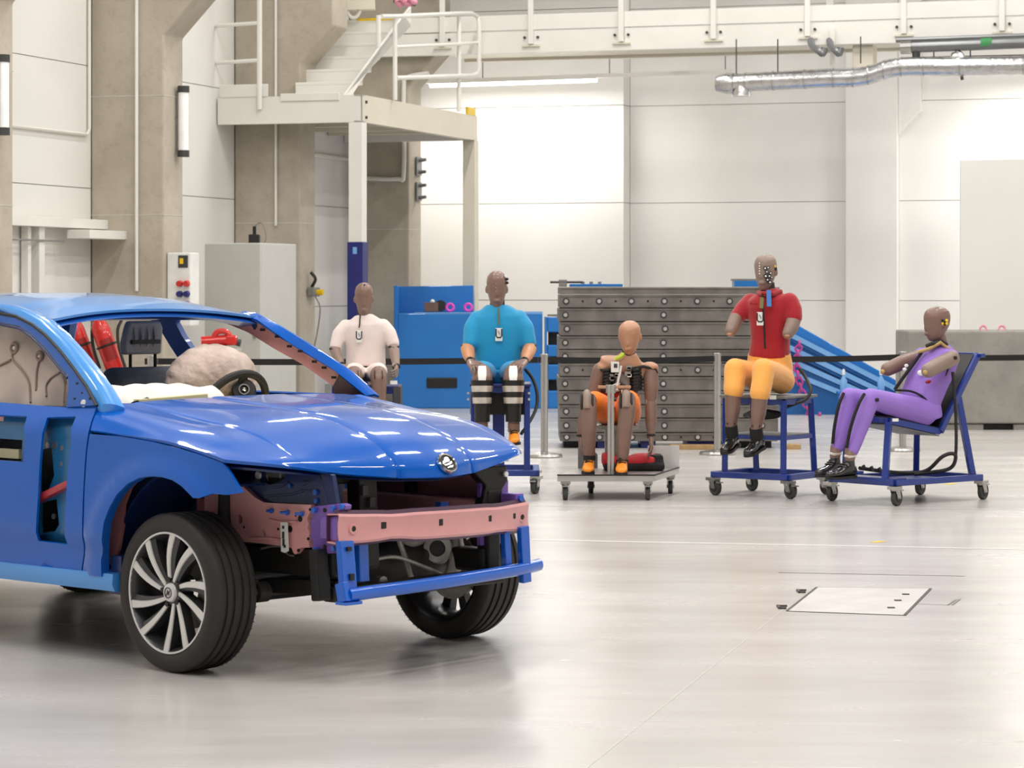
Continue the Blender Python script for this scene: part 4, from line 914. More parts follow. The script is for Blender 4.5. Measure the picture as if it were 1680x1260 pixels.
# ------------------------------------------------------------------ wheels
def wheel(loc, sgn):
    """outer face towards -y for sgn 1"""
    w_ = empty('wheel', loc); w_.parent = CAR
    if sgn < 0: w_.rotation_euler = (0, 0, PI)
    R, rw = .325, .1125
    prof = [(.236, -.088), (.246, -.102), (.262, -.111), (.284, -.1145), (.304, -.108), (.316, -.100), (.321, -.094)]
    g = [-.062, -.024, .020, .058]
    tr = [(.3235, -.085)]
    for gx in g: tr += [(.3255 - abs(gx) * .02, gx - .008), (.3165, gx - .0065), (.3165, gx + .0065), (.3255 - abs(gx) * .02, gx + .008)]
    tr += [(.3235, .085)]
    prof = prof + tr + [(.321, .094), (.316, .100), (.304, .108), (.284, .1145), (.262, .111), (.246, .102), (.236, .088)]
    t = ob('tyre', MB().lathe(prof, (0, 0, 0), (0, 1, 0), 72), 'tyre', w_, smooth=35)
    # sipes across the shoulder, one thin dark insert each
    sp = MB()
    for k in range(64):
        a = 2 * PI * k / 64
        for y0, y1 in ((-.100, -.071), (.067, .098)):
            c0 = V((math.cos(a) * .3150, y0, math.sin(a) * .3150)); c1 = V((math.cos(a + .05) * .3232, y1, math.sin(a + .05) * .3232)); sp.beam(c0, c1, .0025, .0016, (math.cos(a), 0, math.sin(a)))
    tag(ob('tread_sipes', sp, 'black', t, smooth=0), kind='stuff')
    ob('rim_barrel', MB().lathe([(.244, -.100), (.248, -.106), (.241, -.106), (.236, -.098), (.226, -.07), (.218, .0), (.222, .08), (.238, .098), (.24, .1), (.228, .085), (.222, .0)], (0, 0, 0), (0, 1, 0), 48), 'alloy_dark', w_, smooth=40)
    ob('rim_flange', MB().lathe([(.2385, -.100), (.2405, -.1075), (.2475, -.108), (.249, -.101)], (0, 0, 0), (0, 1, 0), 64), 'alloy', w_)
    for k in range(10):
        a = 2 * PI * k / 10 + 1.83 + (.05 if k % 2 else -.03); tw = -.36
        r0_, r1_ = V((.046 * math.cos(a), 0, .046 * math.sin(a))), V((.242 * math.cos(a + tw), 0, .242 * math.sin(a + tw)))
        ax_ = (r1_ - r0_).normalized(); pn = V((-ax_.z, 0, ax_.x)); bow = pn * .010
        def P(f, k, y): return r0_.lerp(r1_, f) + bow * math.sin(PI * f) + pn * k + V((0, y, 0))
        rows_ = []; rd = []
        for i in range(7):
            f = i / 6; hw = -(.0055 + .0090 * f)
            y = -.082 - .012 * math.sin(PI * f * .7) - .010 * f
            rows_.append([P(f, -hw, y + .004), P(f, -hw * .9, y), P(f, hw * .9, y), P(f, hw, y + .004)])
            h2 = -(.009 + .017 * f)
            rd.append([P(f, hw, y + .006), P(f, hw + h2, y + .014), P(f, hw + h2 * .9, y + .05), P(f, -hw, y + .05), P(f, -hw, y + .006)])
        s_ = ob('spoke', MB().grid(rows_), 'alloy', w_, solid=.006, soff=0, smooth=40)
        ob('spoke_side', MB().grid(rd), 'alloy_dark', s_, solid=.003, smooth=40)
    ob('hub_face', MB().lathe([(0, -.088), (.036, -.088), (.052, -.082), (.066, -.05), (.066, -.02)], (0, 0, 0), (0, 1, 0), 24), 'alloy_dark', w_)
    hc = ob('hub_cap', MB().lathe([(0, -.100), (.028, -.100), (.036, -.096), (.040, -.086)], (0, 0, 0), (0, 1, 0), 24), 'alloy', w_)
    ob('cap_emblem', MB().lathe([(.019, -.100), (.019, -.102), (.023, -.102), (.023, -.100)], (0, 0, 0), (0, 1, 0), 20), 'dark_grey', hc); ob('cap_emblem', MB().prism([(-.010, -.012), (-.003, .010), (.004, .002), (.010, .010), (.006, -.010), (.0, -.004)], lambda a, b, t: (a * 1.2, t, b * 1.2), -.1025, -.100), 'dark_grey', hc, smooth=0)
    for k in range(5):
        a = 2 * PI * k / 5 + .5; c = V((.054 * math.cos(a), -.076, .054 * math.sin(a))); ob('wheel_bolt', MB().cyl(c, c + V((0, -.014, 0)), .011, 6), 'black', w_)
    d = ob('brake_disc', MB().lathe([(.07, .0), (.155, .0), (.155, .022), (.07, .022)], (0, 0, 0), (0, 1, 0), 36, True), 'engine_metal', w_)
    ob('brake_caliper', MB().prism([(r * math.cos(t_), r * math.sin(t_)) for r, t_ in [(.10, -.5), (.10, 0), (.10, .5), (.185, .45), (.19, 0), (.185, -.45)]], lambda a, b, t: (a, t, b), -.03, .055), 'engine_metal', w_, bevel=.008, smooth=0)
    return w_
wheel((-.012, -.763, .325), 1); wheel((.0, .763, .325), -1); wheel((-2.68, -.763, .325), 1); wheel((-2.68, .763, .325), -1)
# ------------------------------------------------------------------ steel plate stack
mat('skin', (128, 100, 88), .42, vary=.06, scale=10, coat=.15)
mat('skin_grey', (142, 122, 110), .45, vary=.05, scale=10)
mat('skin_tan', (196, 138, 96), .42, vary=.05)
mat('skin_light', (184, 136, 106), .42, vary=.05)
mat('shirt_white', (232, 216, 210), .85, vary=.03, scale=10, sheen=.3, bump=.15, bscale=25)
mat('shirt_blue', (10, 146, 196), .7, vary=.05, scale=8, sheen=.2, bump=.15, bscale=20)
mat('shirt_red', (162, 10, 28), .8, vary=.05, scale=8, sheen=.3, bump=.2, bscale=20)
mat('orange_cloth', (246, 126, 20), .7, vary=.04, scale=8, sheen=.2, bump=.2, bscale=18)
mat('orange_soft', (246, 174, 82), .75, vary=.04, scale=8, sheen=.3, bump=.25, bscale=18)
mat('purple_suit', (150, 114, 202), .65, vary=.04, scale=8, bump=.12, bscale=22)
mat('orange_shoe', (244, 146, 36), .5, vary=.06)
mat('black_shiny', (20, 20, 21), .18, coat=.6)
mat('black_cloth', (24, 22, 22), .8)
mat('silver_tape', (214, 206, 196), .3, metal=.6, vary=.1, scale=20)
mat('strap_olive', (110, 106, 60), .7)
mat('strap_gold', (186, 158, 96), .6)
mat('lime', (190, 214, 60), .6)
mat('sticker_blue', (60, 120, 190), .5)
mat('alu', (196, 194, 190), .32, metal=.8, vary=.03)
mat('castor_tyre', (62, 62, 58), .6)
mat('chain_pink', (190, 70, 150), .4)
def base_thing(name, label, cat, p, grp=None): return thing(name, label, cat, (p.x, p.y, p.z), 0, grp)
DS = 26.6; sS = FPX / DS
st = base_thing('steel_plate_stack', 'tall stack of grey bolted steel plates behind the belt barrier', 'steel stack', at(1095, 735, DS) * 1.0)
ys_ = [470.5, 483, 505.5, 528, 551, 573.5, 596, 618, 641, 664, 686, 710, 724.5]
x0s, x1s = at(918, 500, DS).x, at(1276, 500, DS).x
random.seed(11)
for i in range(12):
    z1 = at(0, ys_[i], DS).z; z0 = at(0, ys_[i + 1], DS).z; dx = random.uniform(-.012, .012); dd = random.uniform(-.01, .01)
    xl, xr = x0s + dx, x1s + random.uniform(-.01, .02)
    p = ob('plate', MB().box(((xl + xr) / 2, DS + .5 + dd, (z0 + z1) / 2), (xr - xl, 1.0, z1 - z0 - .007)), 'steel_plate', st, world=True, smooth=0, bevel=.006)
    lp = ob('ledge', MB().box(((xl + xr) / 2, DS + dd - .006, z1 - .012), (xr - xl - .01, .012, .014)), 'steel_plate', p, world=True, smooth=0)
    full = i in (1, 6, 11)
    if i == 0: continue
    for k, bx_ in enumerate((929, 983, 1036, 1090, 1144, 1197, 1250)):
        if full or bx_ in (929, 1090, 1250):
            c = V((at(bx_, 0, DS).x + dx, DS + dd, (z0 + z1) / 2))
            b = ob('bolt', MB().cyl(c, c - V((0, .02, 0)), .019, 12), 'bolt', p, world=True); ob('washer', MB().cyl(c, c - V((0, .006, 0)), .034, 14), 'dark_grey', p, world=True)
        if full and k < 6:
            c = V((at(bx_ + 27, 0, DS).x, DS + dd, (z0 + z1) / 2)); ob('hole', MB().cyl(c, c - V((0, .003, 0)), .011, 8), 'black', p, world=True)
    if i in (3, 5, 8):
        for bx_ in ((989, 999, 1165, 1172) if i != 5 else (930, 956, 983, 1010, 1063, 1092)):
            c = V((at(bx_, 0, DS).x, DS + dd - .001, z1 - .012 if i != 5 else z1 - .01)); ob('hole', MB().cyl(c, c - V((0, .004, 0)), .008, 8), 'dark_grey', p, world=True)
for a, b in ((980, 1032), (1052, 1076), (1128, 1180)): ob('skid', MB().box(((at(a, 0, DS).x + at(b, 0, DS).x) / 2, DS + .4, .05), ((b - a) / sS, .7, .1)), 'navy', st, world=True, smooth=0)
for a, b in ((925, 975), (1185, 1268)): ob('skid', MB().box(((at(a, 0, DS).x + at(b, 0, DS).x) / 2, DS + .45, .05), ((b - a) / sS, .6, .1)), 'underbody', st, world=True, smooth=0)
tag(ob('timber', MB().box((at(1150, 0, DS).x, DS - .14, .022), (.62, .16, .044)), 'wood', None, smooth=0, bevel=.004), 'long wooden batten on the floor before the steel plates', 'batten')
tag(ob('timber', MB().box((at(1297, 0, DS).x, DS - .05, .022), (.17, .2, .044)), 'wood', None, smooth=0, bevel=.004), 'short wooden batten at the end of the steel plates', 'batten')
zt_ = at(0, 470.5, DS).z
o = base_thing('clamp_post', 'grey clamp post with rod on the steel plates near their end', 'clamp', V((at(925, 0, DS).x, DS + .2, zt_)))
ob('block', MB().box((at(924, 0, DS).x, DS + .2, zt_ + .035), (.08, .1, .07)), 'mid_grey', o, world=True, smooth=0, bevel=.006); ob('rod', MB().cyl((at(903, 0, DS).x, DS + .16, zt_ + .045), (at(957, 0, DS).x, DS + .16, zt_ + .045), .011, 8), 'dark_grey', o, world=True)
o = base_thing('blue_plate', 'flat blue plate with pegs on the steel plates near the clamp post', 'plate', V((at(980, 0, DS).x, DS + .5, zt_)))
ob('plate', MB().box((at(980, 0, DS).x, DS + .5, zt_ + .014), (.52, .3, .028)), 'blue_paint', o, world=True, smooth=0, bevel=.004)
for px in (958, 972, 986): ob('peg', MB().cyl((at(px, 0, DS).x, DS + .4, zt_ + .028), (at(px, 0, DS).x, DS + .4, zt_ + .05), .018, 8), 'mid_grey', o, world=True)
o = base_thing('blue_plate', 'blue block with steel lid on the steel plates behind the red shirt', 'plate', V((at(1228, 0, DS).x, DS + .5, zt_)))
ob('block', MB().box((at(1230, 0, DS).x, DS + .5, zt_ + .03), (.24, .3, .06)), 'blue_paint', o, world=True, smooth=0, bevel=.004)
ob('lid', MB().box((at(1240, 0, DS).x, DS + .45, zt_ + .069), (.40, .2, .018)), 'mid_grey', o, world=True, smooth=0)
# ------------------------------------------------------------------ blue barrier blocks
DB = 35.3; X = lambda px, D=DB: at(px, 0, D).x; Zp = lambda py, D=DB: at(0, py, D).z
o = base_thing('crash_barrier', 'blue steel crash barrier block with raised back plate and slot', 'barrier', V((X(770), DB + .3, 0)))
zsh = Zp(514)
body = MB().box(((X(652) + X(890)) / 2, DB + .22, zsh / 2), (X(890) - X(652), .44, zsh))
ob('body', body, 'blue_paint', o, world=True, smooth=0, bevel=.015)
ob('back_plate', MB().prism([(X(645), 0), (X(776), 0), (X(776), Zp(468)), (X(645), Zp(470))], lambda a, b, t: (a, t, b), DB + .44, DB + .56), 'blue_paint', o, world=True, smooth=0, bevel=.01)
ob('side_plate', MB().prism([(DB - .02, 0), (DB + .44, 0), (DB + .44, Zp(468)), (DB - .02, Zp(469))], lambda a, b, t: (t, a, b), X(646), X(653)), 'blue_paint', o, world=True, smooth=0, bevel=.006)
ob('shelf_lip', MB().box(((X(680) + X(776)) / 2, DB + .2, zsh + .004), (X(776) - X(680), .4, .012)), 'blue_light', o, world=True, smooth=0)
ob('slot', MB().box(((X(700) + X(750)) / 2, DB - .004, Zp(628)), (X(750) - X(700), .03, .135)), 'black', o, world=True, smooth=0, bevel=.012)
ob('top_edge', MB().box(((X(800) + X(890)) / 2, DB + .1, zsh + .008), (X(890) - X(800), .2, .03)), 'blue_light', o, world=True, smooth=0)
o2 = base_thing('slotted_barrier', 'blue barrier block with stacked horizontal slots beside the steel plates', 'barrier', V((X(925), DB + .2, 0)))
zz = [0, Zp(641), Zp(623), Zp(605), Zp(585), Zp(567), Zp(545), Zp(520)]
ob('upright', MB().box((X(980), DB + .35, Zp(520) / 2), (X(1060) - X(900), .3, Zp(520))), 'black', o2, world=True, smooth=0)
for a, b in ((0, Zp(641)), (Zp(623), Zp(598)), (Zp(585), Zp(566)), (Zp(545), Zp(520))):
    ob('plate', MB().box((X(975), DB + .2, (a + b) / 2), (X(1052) - X(898), .44, b - a)), 'blue_paint', o2, world=True, smooth=0, bevel=.015)
ob('plate', MB().box((X(895.5), DB + .2, Zp(520) / 2), (.03, .46, Zp(520))), 'blue_paint', o2, world=True, smooth=0)
ob('strap', MB().box((X(915), DB + .2, Zp(520) + .02), (.26, .12, .02)), 'strap_olive', o2, world=True, smooth=0)
o = base_thing('brown_box', 'small brown box with black roll on the blue barrier shelf', 'box', V((X(708), DB + .15, zsh + .02)))
ob('box', MB().box((X(707), DB + .15, zsh + .08), (.18, .16, .12)), 'brown_box', o, world=True, smooth=0, bevel=.006)
ob('roll', MB().tube([(X(722), DB + .12, zsh + .095), (X(722), DB + .24, zsh + .095)], .075, 16), 'black_rubber', o, world=True); ob('knob', MB().ell((X(709), DB + .15, zsh + .15), (.03, .03, .03), None, 10, 8), 'white_plastic', o, world=True)
def ringo(name, label, c, r, m, grp=None, th=.018):
    return tag(ob(name, MB().tube([c + V((r * math.cos(a * PI / 10), .25 * r * math.sin(a * PI / 10), r * math.sin(a * PI / 10) + r + th)) for a in range(20)], th, 8, closed=True), m), label, 'lifting ring', grp)
ringo('lifting_ring', 'pink lifting ring beside the brown box on the blue barrier', V((X(738), DB + .1, zsh + .012)), .045, 'pink'); ringo('lifting_ring', 'pink lifting ring at the end of the blue barrier shelf', V((X(768), DB + .1, zsh + .012)), .045, 'pink')
# ------------------------------------------------------------------ ribbed blue ramp
DR = 33.6
o = base_thing('blue_ramp', 'blue steel ramp with light raised ribs behind the belt barrier', 'ramp', at(1400, 680, DR))
XR = lambda px: at(px, 0, DR).x; ZR = lambda py: at(0, py, DR).z
prof = [(XR(1235), 0), (XR(1448), 0), (XR(1505), ZR(648)), (XR(1500), ZR(640)), (XR(1300), ZR(528)), (XR(1235), ZR(500))]
ob('ramp_body', MB().prism(prof, lambda a, b, t: (a, t, b), DR + .05, DR + 1.6), 'blue_paint', o, world=True, smooth=0, bevel=.01)
ob('side_plate', MB().prism([(XR(1240), .0), (XR(1452), 0), (XR(1452), .12), (XR(1330), ZR(600)), (XR(1240), ZR(590))], lambda a, b, t: (a, t, b), DR - .02, DR + .05), 'blue_paint_dark', o, world=True, smooth=0)
for k in range(4):
    q = k * 19
    ob('rib', MB().beam(V((XR(1255 - q * .3), DR - .03, ZR(528 + q * 1.05))), V((XR(1493 - q * 1.25), DR - .03, ZR(650 + q * .2))), .06, .035, (0, 1, 0)), 'blue_light', o, world=True, smooth=0)
    ob('rib_side', MB().beam(V((XR(1255 - q * .3), DR + .0, ZR(535 + q * 1.05))), V((XR(1488 - q * 1.25), DR + .0, ZR(656 + q * .2))), .03, .05, (0, 1, 0)), 'blue_paint_dark', o, world=True, smooth=0)
def bottle(px, py, lb):
    p = at(px, py, DR - .45); q = base_thing('spray_bottle', lb, 'bottle', V((p.x, p.y, 0)))
    return q
# spray bottles on a small bench behind the purple figure
o = base_thing('low_bench', 'low blue bench before the ribbed ramp', 'bench', V((XR(1400), DR - .62, 0)))
zb_ = ZR(639)
ob('bench_top', MB().box((XR(1405), DR - .62, zb_ - .015), (.62, .22, .03)), 'blue_paint', o, world=True, smooth=0, bevel=.004)
for dx in (-.28, .28): ob('leg', MB().box((XR(1405) + dx, DR - .62, (zb_ - .03) / 2), (.04, .18, zb_ - .03)), 'blue_paint', o, world=True, smooth=0)
for px, lb in ((1374, 'clear spray bottle on the bench before the ribbed ramp'), (1434, 'blue spray bottle on the bench beside the purple knee')):
    q = base_thing('spray_bottle', lb, 'bottle', V((XR(px), DR - .62, zb_)), 'spray bottles on the bench')
    c = V((XR(px), DR - .62, zb_)); ob('bottle', MB().lathe([(0, 0), (.04, 0), (.042, .02), (.042, .13), (.016, .18), (.014, .20), (0, .20)], c, (0, 0, 1), 14), 'blue_light', q, world=True)
    ob('cap', MB().lathe([(0, .20), (.018, .20), (.018, .25), (.01, .27), (0, .27)], c, (0, 0, 1), 12), 'white_plastic', q, world=True)
# pink chain near the red figure's cart
o = base_thing('lifting_chain', 'pink lifting chain hanging beside the ribbed ramp', 'chain', V((at(1340, 0, DR - .2).x, DR - .2, 0)))
cpts = spline([at(1312, 560, DR - .2), at(1307, 600, DR - .2), at(1318, 650, DR - .2), at(1333, 690, DR - .2), at(1340, 700, DR - .3), V((at(1345, 0, DR - .35).x, DR - .35, .03))], 5)
for i in range(len(cpts) - 1):
    a, b = cpts[i], cpts[i + 1]; m_ = (a + b) / 2; d = (b - a); s_ = V((.05, .0, 0)) if i % 2 else V((0, .05, 0))
    L_ = d * .62
    ob('link', MB().tube([m_ - L_ + s_ * .4, m_ - L_ * .4 + s_ * .7, m_ + L_ * .4 + s_ * .7, m_ + L_ + s_ * .4, m_ + L_ - s_ * .4, m_ + L_ * .4 - s_ * .7, m_ - L_ * .4 - s_ * .7, m_ - L_ - s_ * .4], .014, 6, closed=True), 'chain_pink', o, world=True)
# ------------------------------------------------------------------ concrete block, white board
DC = 30.0
o = base_thing('concrete_block', 'long grey concrete block with dark base slots behind the purple figure', 'concrete block', at(1700, 705, DC))
XC = lambda px: at(px, 0, DC).x; ZC_ = lambda py: at(0, py, DC).z
ob('block', MB().box(((XC(1490) + XC(1900)) / 2, DC + .5, (ZC_(546) + .05) / 2 + .02), (XC(1900) - XC(1490), 1.0, ZC_(546) - .05)), 'concrete_block', o, world=True, smooth=0, bevel=.02)
for a, b in ((1492, 1614), (1664, 1780), (1820, 1898)): ob('foot', MB().box(((XC(a) + XC(b)) / 2, DC + .5, .03), (XC(b) - XC(a), .94, .06)), 'concrete_block', o, world=True, smooth=0)
ob('recess', MB().box(((XC(1614) + XC(1664)) / 2, DC + .5, .03), (XC(1664) - XC(1614), .8, .055)), 'black', o, world=True, smooth=0)
for px, lb in ((1622, 'pale pink lifting ring on the concrete block beside the purple figure'), (1653, 'pale pink lifting ring on the concrete block near the photograph edge')):
    ringo('lifting_ring', lb, V((XC(px), DC + .35, ZC_(546) - .005)), .032, 'pale_pink', None, .013)
o = base_thing('white_board', 'tall smooth white partition board standing behind the concrete block', 'board', at(1700, 690, 33))
XW = lambda px: at(px, 0, 33).x
ob('board', MB().prism([(XW(1576), .0), (XW(1900), .0), (XW(1900), at(0, 256, 33).z), (XW(1576), at(0, 263, 33).z)], lambda a, b, t: (a, t, b), 33, 33.06), 'wall_white', o, world=True, smooth=0, bevel=.004)
for px in (1600, 1740, 1880): ob('brace', MB().beam((XW(px), 33.09, .02), (XW(px), 33.09, 2.8), .06, .06), 'steel_white', o, world=True, smooth=0)
# ------------------------------------------------------------------ belt barrier
def stanchion(px, pyb, lb):
    p = fl(px, pyb); o = thing('barrier_post', lb, 'barrier post', (p.x, p.y, 0), 0, 'belt barrier posts')
    H = .95
    ob('base', MB().lathe([(0, 0), (.165, 0), (.17, .012), (.16, .03), (.06, .045), (.035, .05), (0, .05)], n=28), 'steel', o)
    ob('post', MB().cyl((0, 0, .04), (0, 0, H - .1), .033, 18), 'steel', o)
    ob('head', MB().lathe([(0, H - .1), (.038, H - .1), (.038, H - .005), (.03, H), (0, H)], n=18), 'steel', o)
    for a in (-1, 1): ob('belt_clip', MB().box((a * .042, 0, H - .055), (.03, .03, .055)), 'black', o, smooth=0)
    return p
sp_ = [stanchion(a, b, l) for a, b, l in ((248, 756, 'steel belt post behind the car seen through its windscreen'), (893, 750, 'steel belt post between the blue shirt figure and the steel plates'), (1177, 746, 'steel belt post behind the red figure'), (1481, 740, 'steel belt post behind the purple figure'), (1800, 735, 'steel belt post outside the photograph edge'))]
nm = ['black barrier belt behind the car and the seated white shirt figure', 'black barrier belt across the steel plates', 'black barrier belt between the red and purple figures', 'black barrier belt across the concrete block']
for i, (a, b) in enumerate(zip(sp_, sp_[1:])):
    d = (b - a).normalized(); pts = []
    for k in range(13):
        f = k / 12; c = (a + d * .06).lerp(b - d * .06, f); c.z = .895 - .012 * 4 * f * (1 - f); pts.append(c)
    tag(ob('barrier_belt', MB().grid([[p - V((0, 0, .028)) for p in pts], [p + V((0, 0, .028)) for p in pts]]), 'black_cloth', None, solid=.004), nm[i], 'belt', 'barrier belts')
# ------------------------------------------------------------------ fire extinguishers, red tool behind the car
def extinguisher(p, lb):
    o = thing('fire_extinguisher', lb, 'fire extinguisher', p, 0, 'fire extinguishers behind the car'); 
    o.rotation_euler = (0, math.radians(-20), 0); o.scale = (1.12, 1.12, 1.12)
    ob('cylinder', MB().lathe([(0, .02), (.07, .0), (.083, .03), (.083, .44), (.072, .50), (.035, .545), (.03, .56), (0, .56)], n=24), 'red', o)
    ob('valve', MB().lathe([(0, .56), (.022, .56), (.022, .63), (.03, .64), (.012, .66), (0, .66)], n=12), 'dark_grey', o)
    ob('lever', MB().beam((-.02, 0, .66), (.12, 0, .71), .02, .012), 'dark_grey', o, smooth=0); ob('lever', MB().beam((-.02, 0, .64), (.11, 0, .63), .02, .012), 'dark_grey', o, smooth=0)
    ob('hose', MB().tube(spline([(.02, -.01, .61), (.12, -.03, .64), (.20, -.03, .58), (.21, -.03, .48), (.15, -.06, .40), (.11, -.08, .25), (.10, -.09, .05)], 6), .014, 8), 'black_rubber', o)
    ob('strap', MB().tube([(.088 * math.cos(a * PI / 10), .088 * math.sin(a * PI / 10), .30) for a in range(20)], .01, 6, closed=True), 'black', o)
    ob('label', MB().grid([[(.0845 * math.cos(a), .0845 * math.sin(a), z) for a in [math.radians(-120 + 12 * k) for k in range(8)]] for z in (.16, .36)]), 'red_dark', o)
# they hang on a bracket frame on a small trolley
DX = 27.4
o = base_thing('extinguisher_stand', 'dark low stand under the tilted red fire extinguishers', 'stand', at(180, 640, DX))
bz = at(0, 622, DX).z
ob('shelf', MB().box((at(190, 0, DX).x, DX, bz - .02), (.75, .35, .03)), 'dark_grey', o, world=True, smooth=0)
for dx in (-.33, .33):
    for dy in (-.14, .14): ob('leg', MB().beam((at(190, 0, DX).x + dx, DX + dy, 0), (at(190, 0, DX).x + dx, DX + dy, bz - .03), .03, .03), 'dark_grey', o, world=True, smooth=0)
ob('bar', MB().beam(at(208, 627, DX + .16), at(148, 515, DX + .16), .05, .02), 'dark_grey', o, world=True, smooth=0)
extinguisher(at(194, 619, DX - .06), 'red fire extinguisher standing nearer the windscreen middle'); extinguisher(at(152, 619, DX + .06), 'red fire extinguisher beside the near windscreen pillar')
DT = 27.0
o = base_thing('tool_stand', 'plain grey stand under the red rescue tool', 'stand', at(362, 650, DT))
zt2 = at(0, 572, DT).z
ob('column', MB().box((at(360, 0, DT).x, DT, zt2 / 2), (.2, .2, zt2)), 'cabinet_grey', o, world=True, smooth=0); ob('top', MB().box((at(360, 0, DT).x, DT, zt2 - .01), (.42, .24, .02)), 'cabinet_grey', o, world=True, smooth=0)
o = base_thing('rescue_tool', 'red hydraulic rescue tool on a stand behind the airbag', 'tool', at(360, 572, DT))
ob('body', MB().tube([at(331, 561, DT), at(372, 558, DT)], .055, 16), 'red', o, world=True)
ob('handle', MB().tube([at(364 + 13 * math.cos(a * PI / 8), 553 + 10 * math.sin(a * PI / 8), DT - .02) for a in range(16)], .028, 8, closed=True), 'red', o, world=True)
ob('head', MB().box(at(380, 558, DT), (.11, .12, .10)), 'red', o, world=True, smooth=0, bevel=.02); ob('nozzle', MB().cyl(at(386, 561, DT), at(395, 563, DT), .035, 10), 'dark_grey', o, world=True)
# ------------------------------------------------------------------ carts
def castor(par, x, y, ztop, r=.062, yaw=0.0):
    """swivel castor: centre of the swivel at x, y (world)"""
    c = empty('castor', V((x, y, 0)) - par.location); c.parent = par; c.rotation_euler = (0, 0, yaw)
    ob('castor_wheel', MB().lathe([(0, -.016), (r * .45, -.018), (r * .5, -.010), (r * .72, -.012), (r * .78, -.017), (r * .95, -.017), (r, -.011), (r, .011), (r * .95, .017), (r * .78, .017), (r * .72, .012), (r * .5, .010), (r * .45, .018), (0, .016)], (-.03, 0, r), (0, 1, 0), 24), 'castor_tyre', c)
    for s in (-1, 1): ob('castor_fork', MB().prism([(-.055, r - .01), (-.005, r - .01), (.03, ztop - .02), (-.035, ztop - .02)], lambda a, b, t: (a, t, b), s * .021, s * .025), 'steel', c, smooth=0)
    ob('castor_hub', MB().cyl((-.03, -.028, r), (-.03, .028, r), .012, 10), 'steel', c)
    ob('castor_plate', MB().box((0, 0, ztop - .012), (.10, .07, .022)).cyl((0, 0, ztop - .035), (0, 0, ztop - .015), .032, 12), 'steel', c, smooth=30)
    ob('brake_pedal', MB().box((-.085, 0, ztop - .035), (.05, .035, .008)), 'steel', c, smooth=0)
    return c
def P3(p, z): return V((p[0], p[1], z))
def cart_base(o, FL, FR, RL, RR, zb, m='cart_blue', yaw=0.0, wd=.05):
    for a, b in ((FL, FR), (RL, RR), (FL, RL), (FR, RR)): ob('base_rail', MB().beam(P3(a, zb), P3(b, zb), wd, .045), m, o, world=True, smooth=0, bevel=.006)
    for p in (FL, FR, RL, RR): castor(o, p[0], p[1], zb - .022, yaw=yaw)
def lerp2(a, b, f): return (a[0] + (b[0] - a[0]) * f, a[1] + (b[1] - a[1]) * f)
def tall_cart(name, label, FL, FR, RL, RR, zs, yaw, inset=.10, flare=.12, low=True, boxed=False):
    cx_ = (FL[0] + FR[0] + RL[0] + RR[0]) / 4; cy_ = (FL[1] + FR[1] + RL[1] + RR[1]) / 4
    o = thing(name, label, 'cart', (cx_, cy_, 0), 0, 'dummy carts')
    cart_base(o, FL, FR, RL, RR, .155, yaw=yaw)
    u_ = V((FR[0] - FL[0], FR[1] - FL[1], 0)).normalized(); v_ = V((RL[0] - FL[0], RL[1] - FL[1], 0)).normalized()
    f = lambda p, a, b: (p[0] + u_.x * a + v_.x * b, p[1] + u_.y * a + v_.y * b)
    base = [f(FL, .07, .05), f(FR, -.07, .05), f(RL, .07, -.02), f(RR, -.07, -.02)]
    top = [f(FL, inset - .03, .06), f(FR, -inset + .03, .06), f(RL, inset - .03, -flare), f(RR, -inset + .03, -flare)]
    for a, b in zip(base, top): ob('leg', MB().beam(P3(a, .16), P3(b, zs - .03), .045, .045), 'cart_blue', o, world=True, smooth=0, bevel=.005)
    A, B, C, D = top
    for a, b in ((A, B), (C, D), (A, C), (B, D)): ob('seat_rail', MB().beam(P3(a, zs - .045), P3(b, zs - .045), .04, .04), 'cart_blue', o, world=True, smooth=0)
    ob('seat_plate', MB().add([P3(f(A, -.03, -.04), zs - .02), P3(f(B, .03, -.04), zs - .02), P3(f(D, .03, .06), zs - .02), P3(f(C, -.03, .06), zs - .02), P3(f(A, -.03, -.04), zs), P3(f(B, .03, -.04), zs), P3(f(D, .03, .06), zs), P3(f(C, -.03, .06), zs)],
       [(3, 2, 1, 0), (4, 5, 6, 7), (0, 1, 5, 4), (1, 2, 6, 5), (2, 3, 7, 6), (3, 0, 4, 7)]), 'mid_grey' if not boxed else 'navy', o, world=True, smooth=0, bevel=.004)
    if low:
        L = [lerp2(a, b, .5) for a, b in zip(base, top)]; zl = .16 + (zs - .19) * .5
        for a, b in ((L[0], L[1]), (L[2], L[3]), (L[0], L[2]), (L[1], L[3])): ob('cross_rail', MB().beam(P3(a, zl), P3(b, zl), .03, .03), 'cart_blue', o, world=True, smooth=0)
        ob('shelf', MB().add([P3(L[0], zl + .018), P3(L[1], zl + .018), P3(L[3], zl + .018), P3(L[2], zl + .018)], [(0, 1, 2, 3)]), 'mid_grey', o, world=True, solid=.006, smooth=0)
    return o, base, top, u_, v_
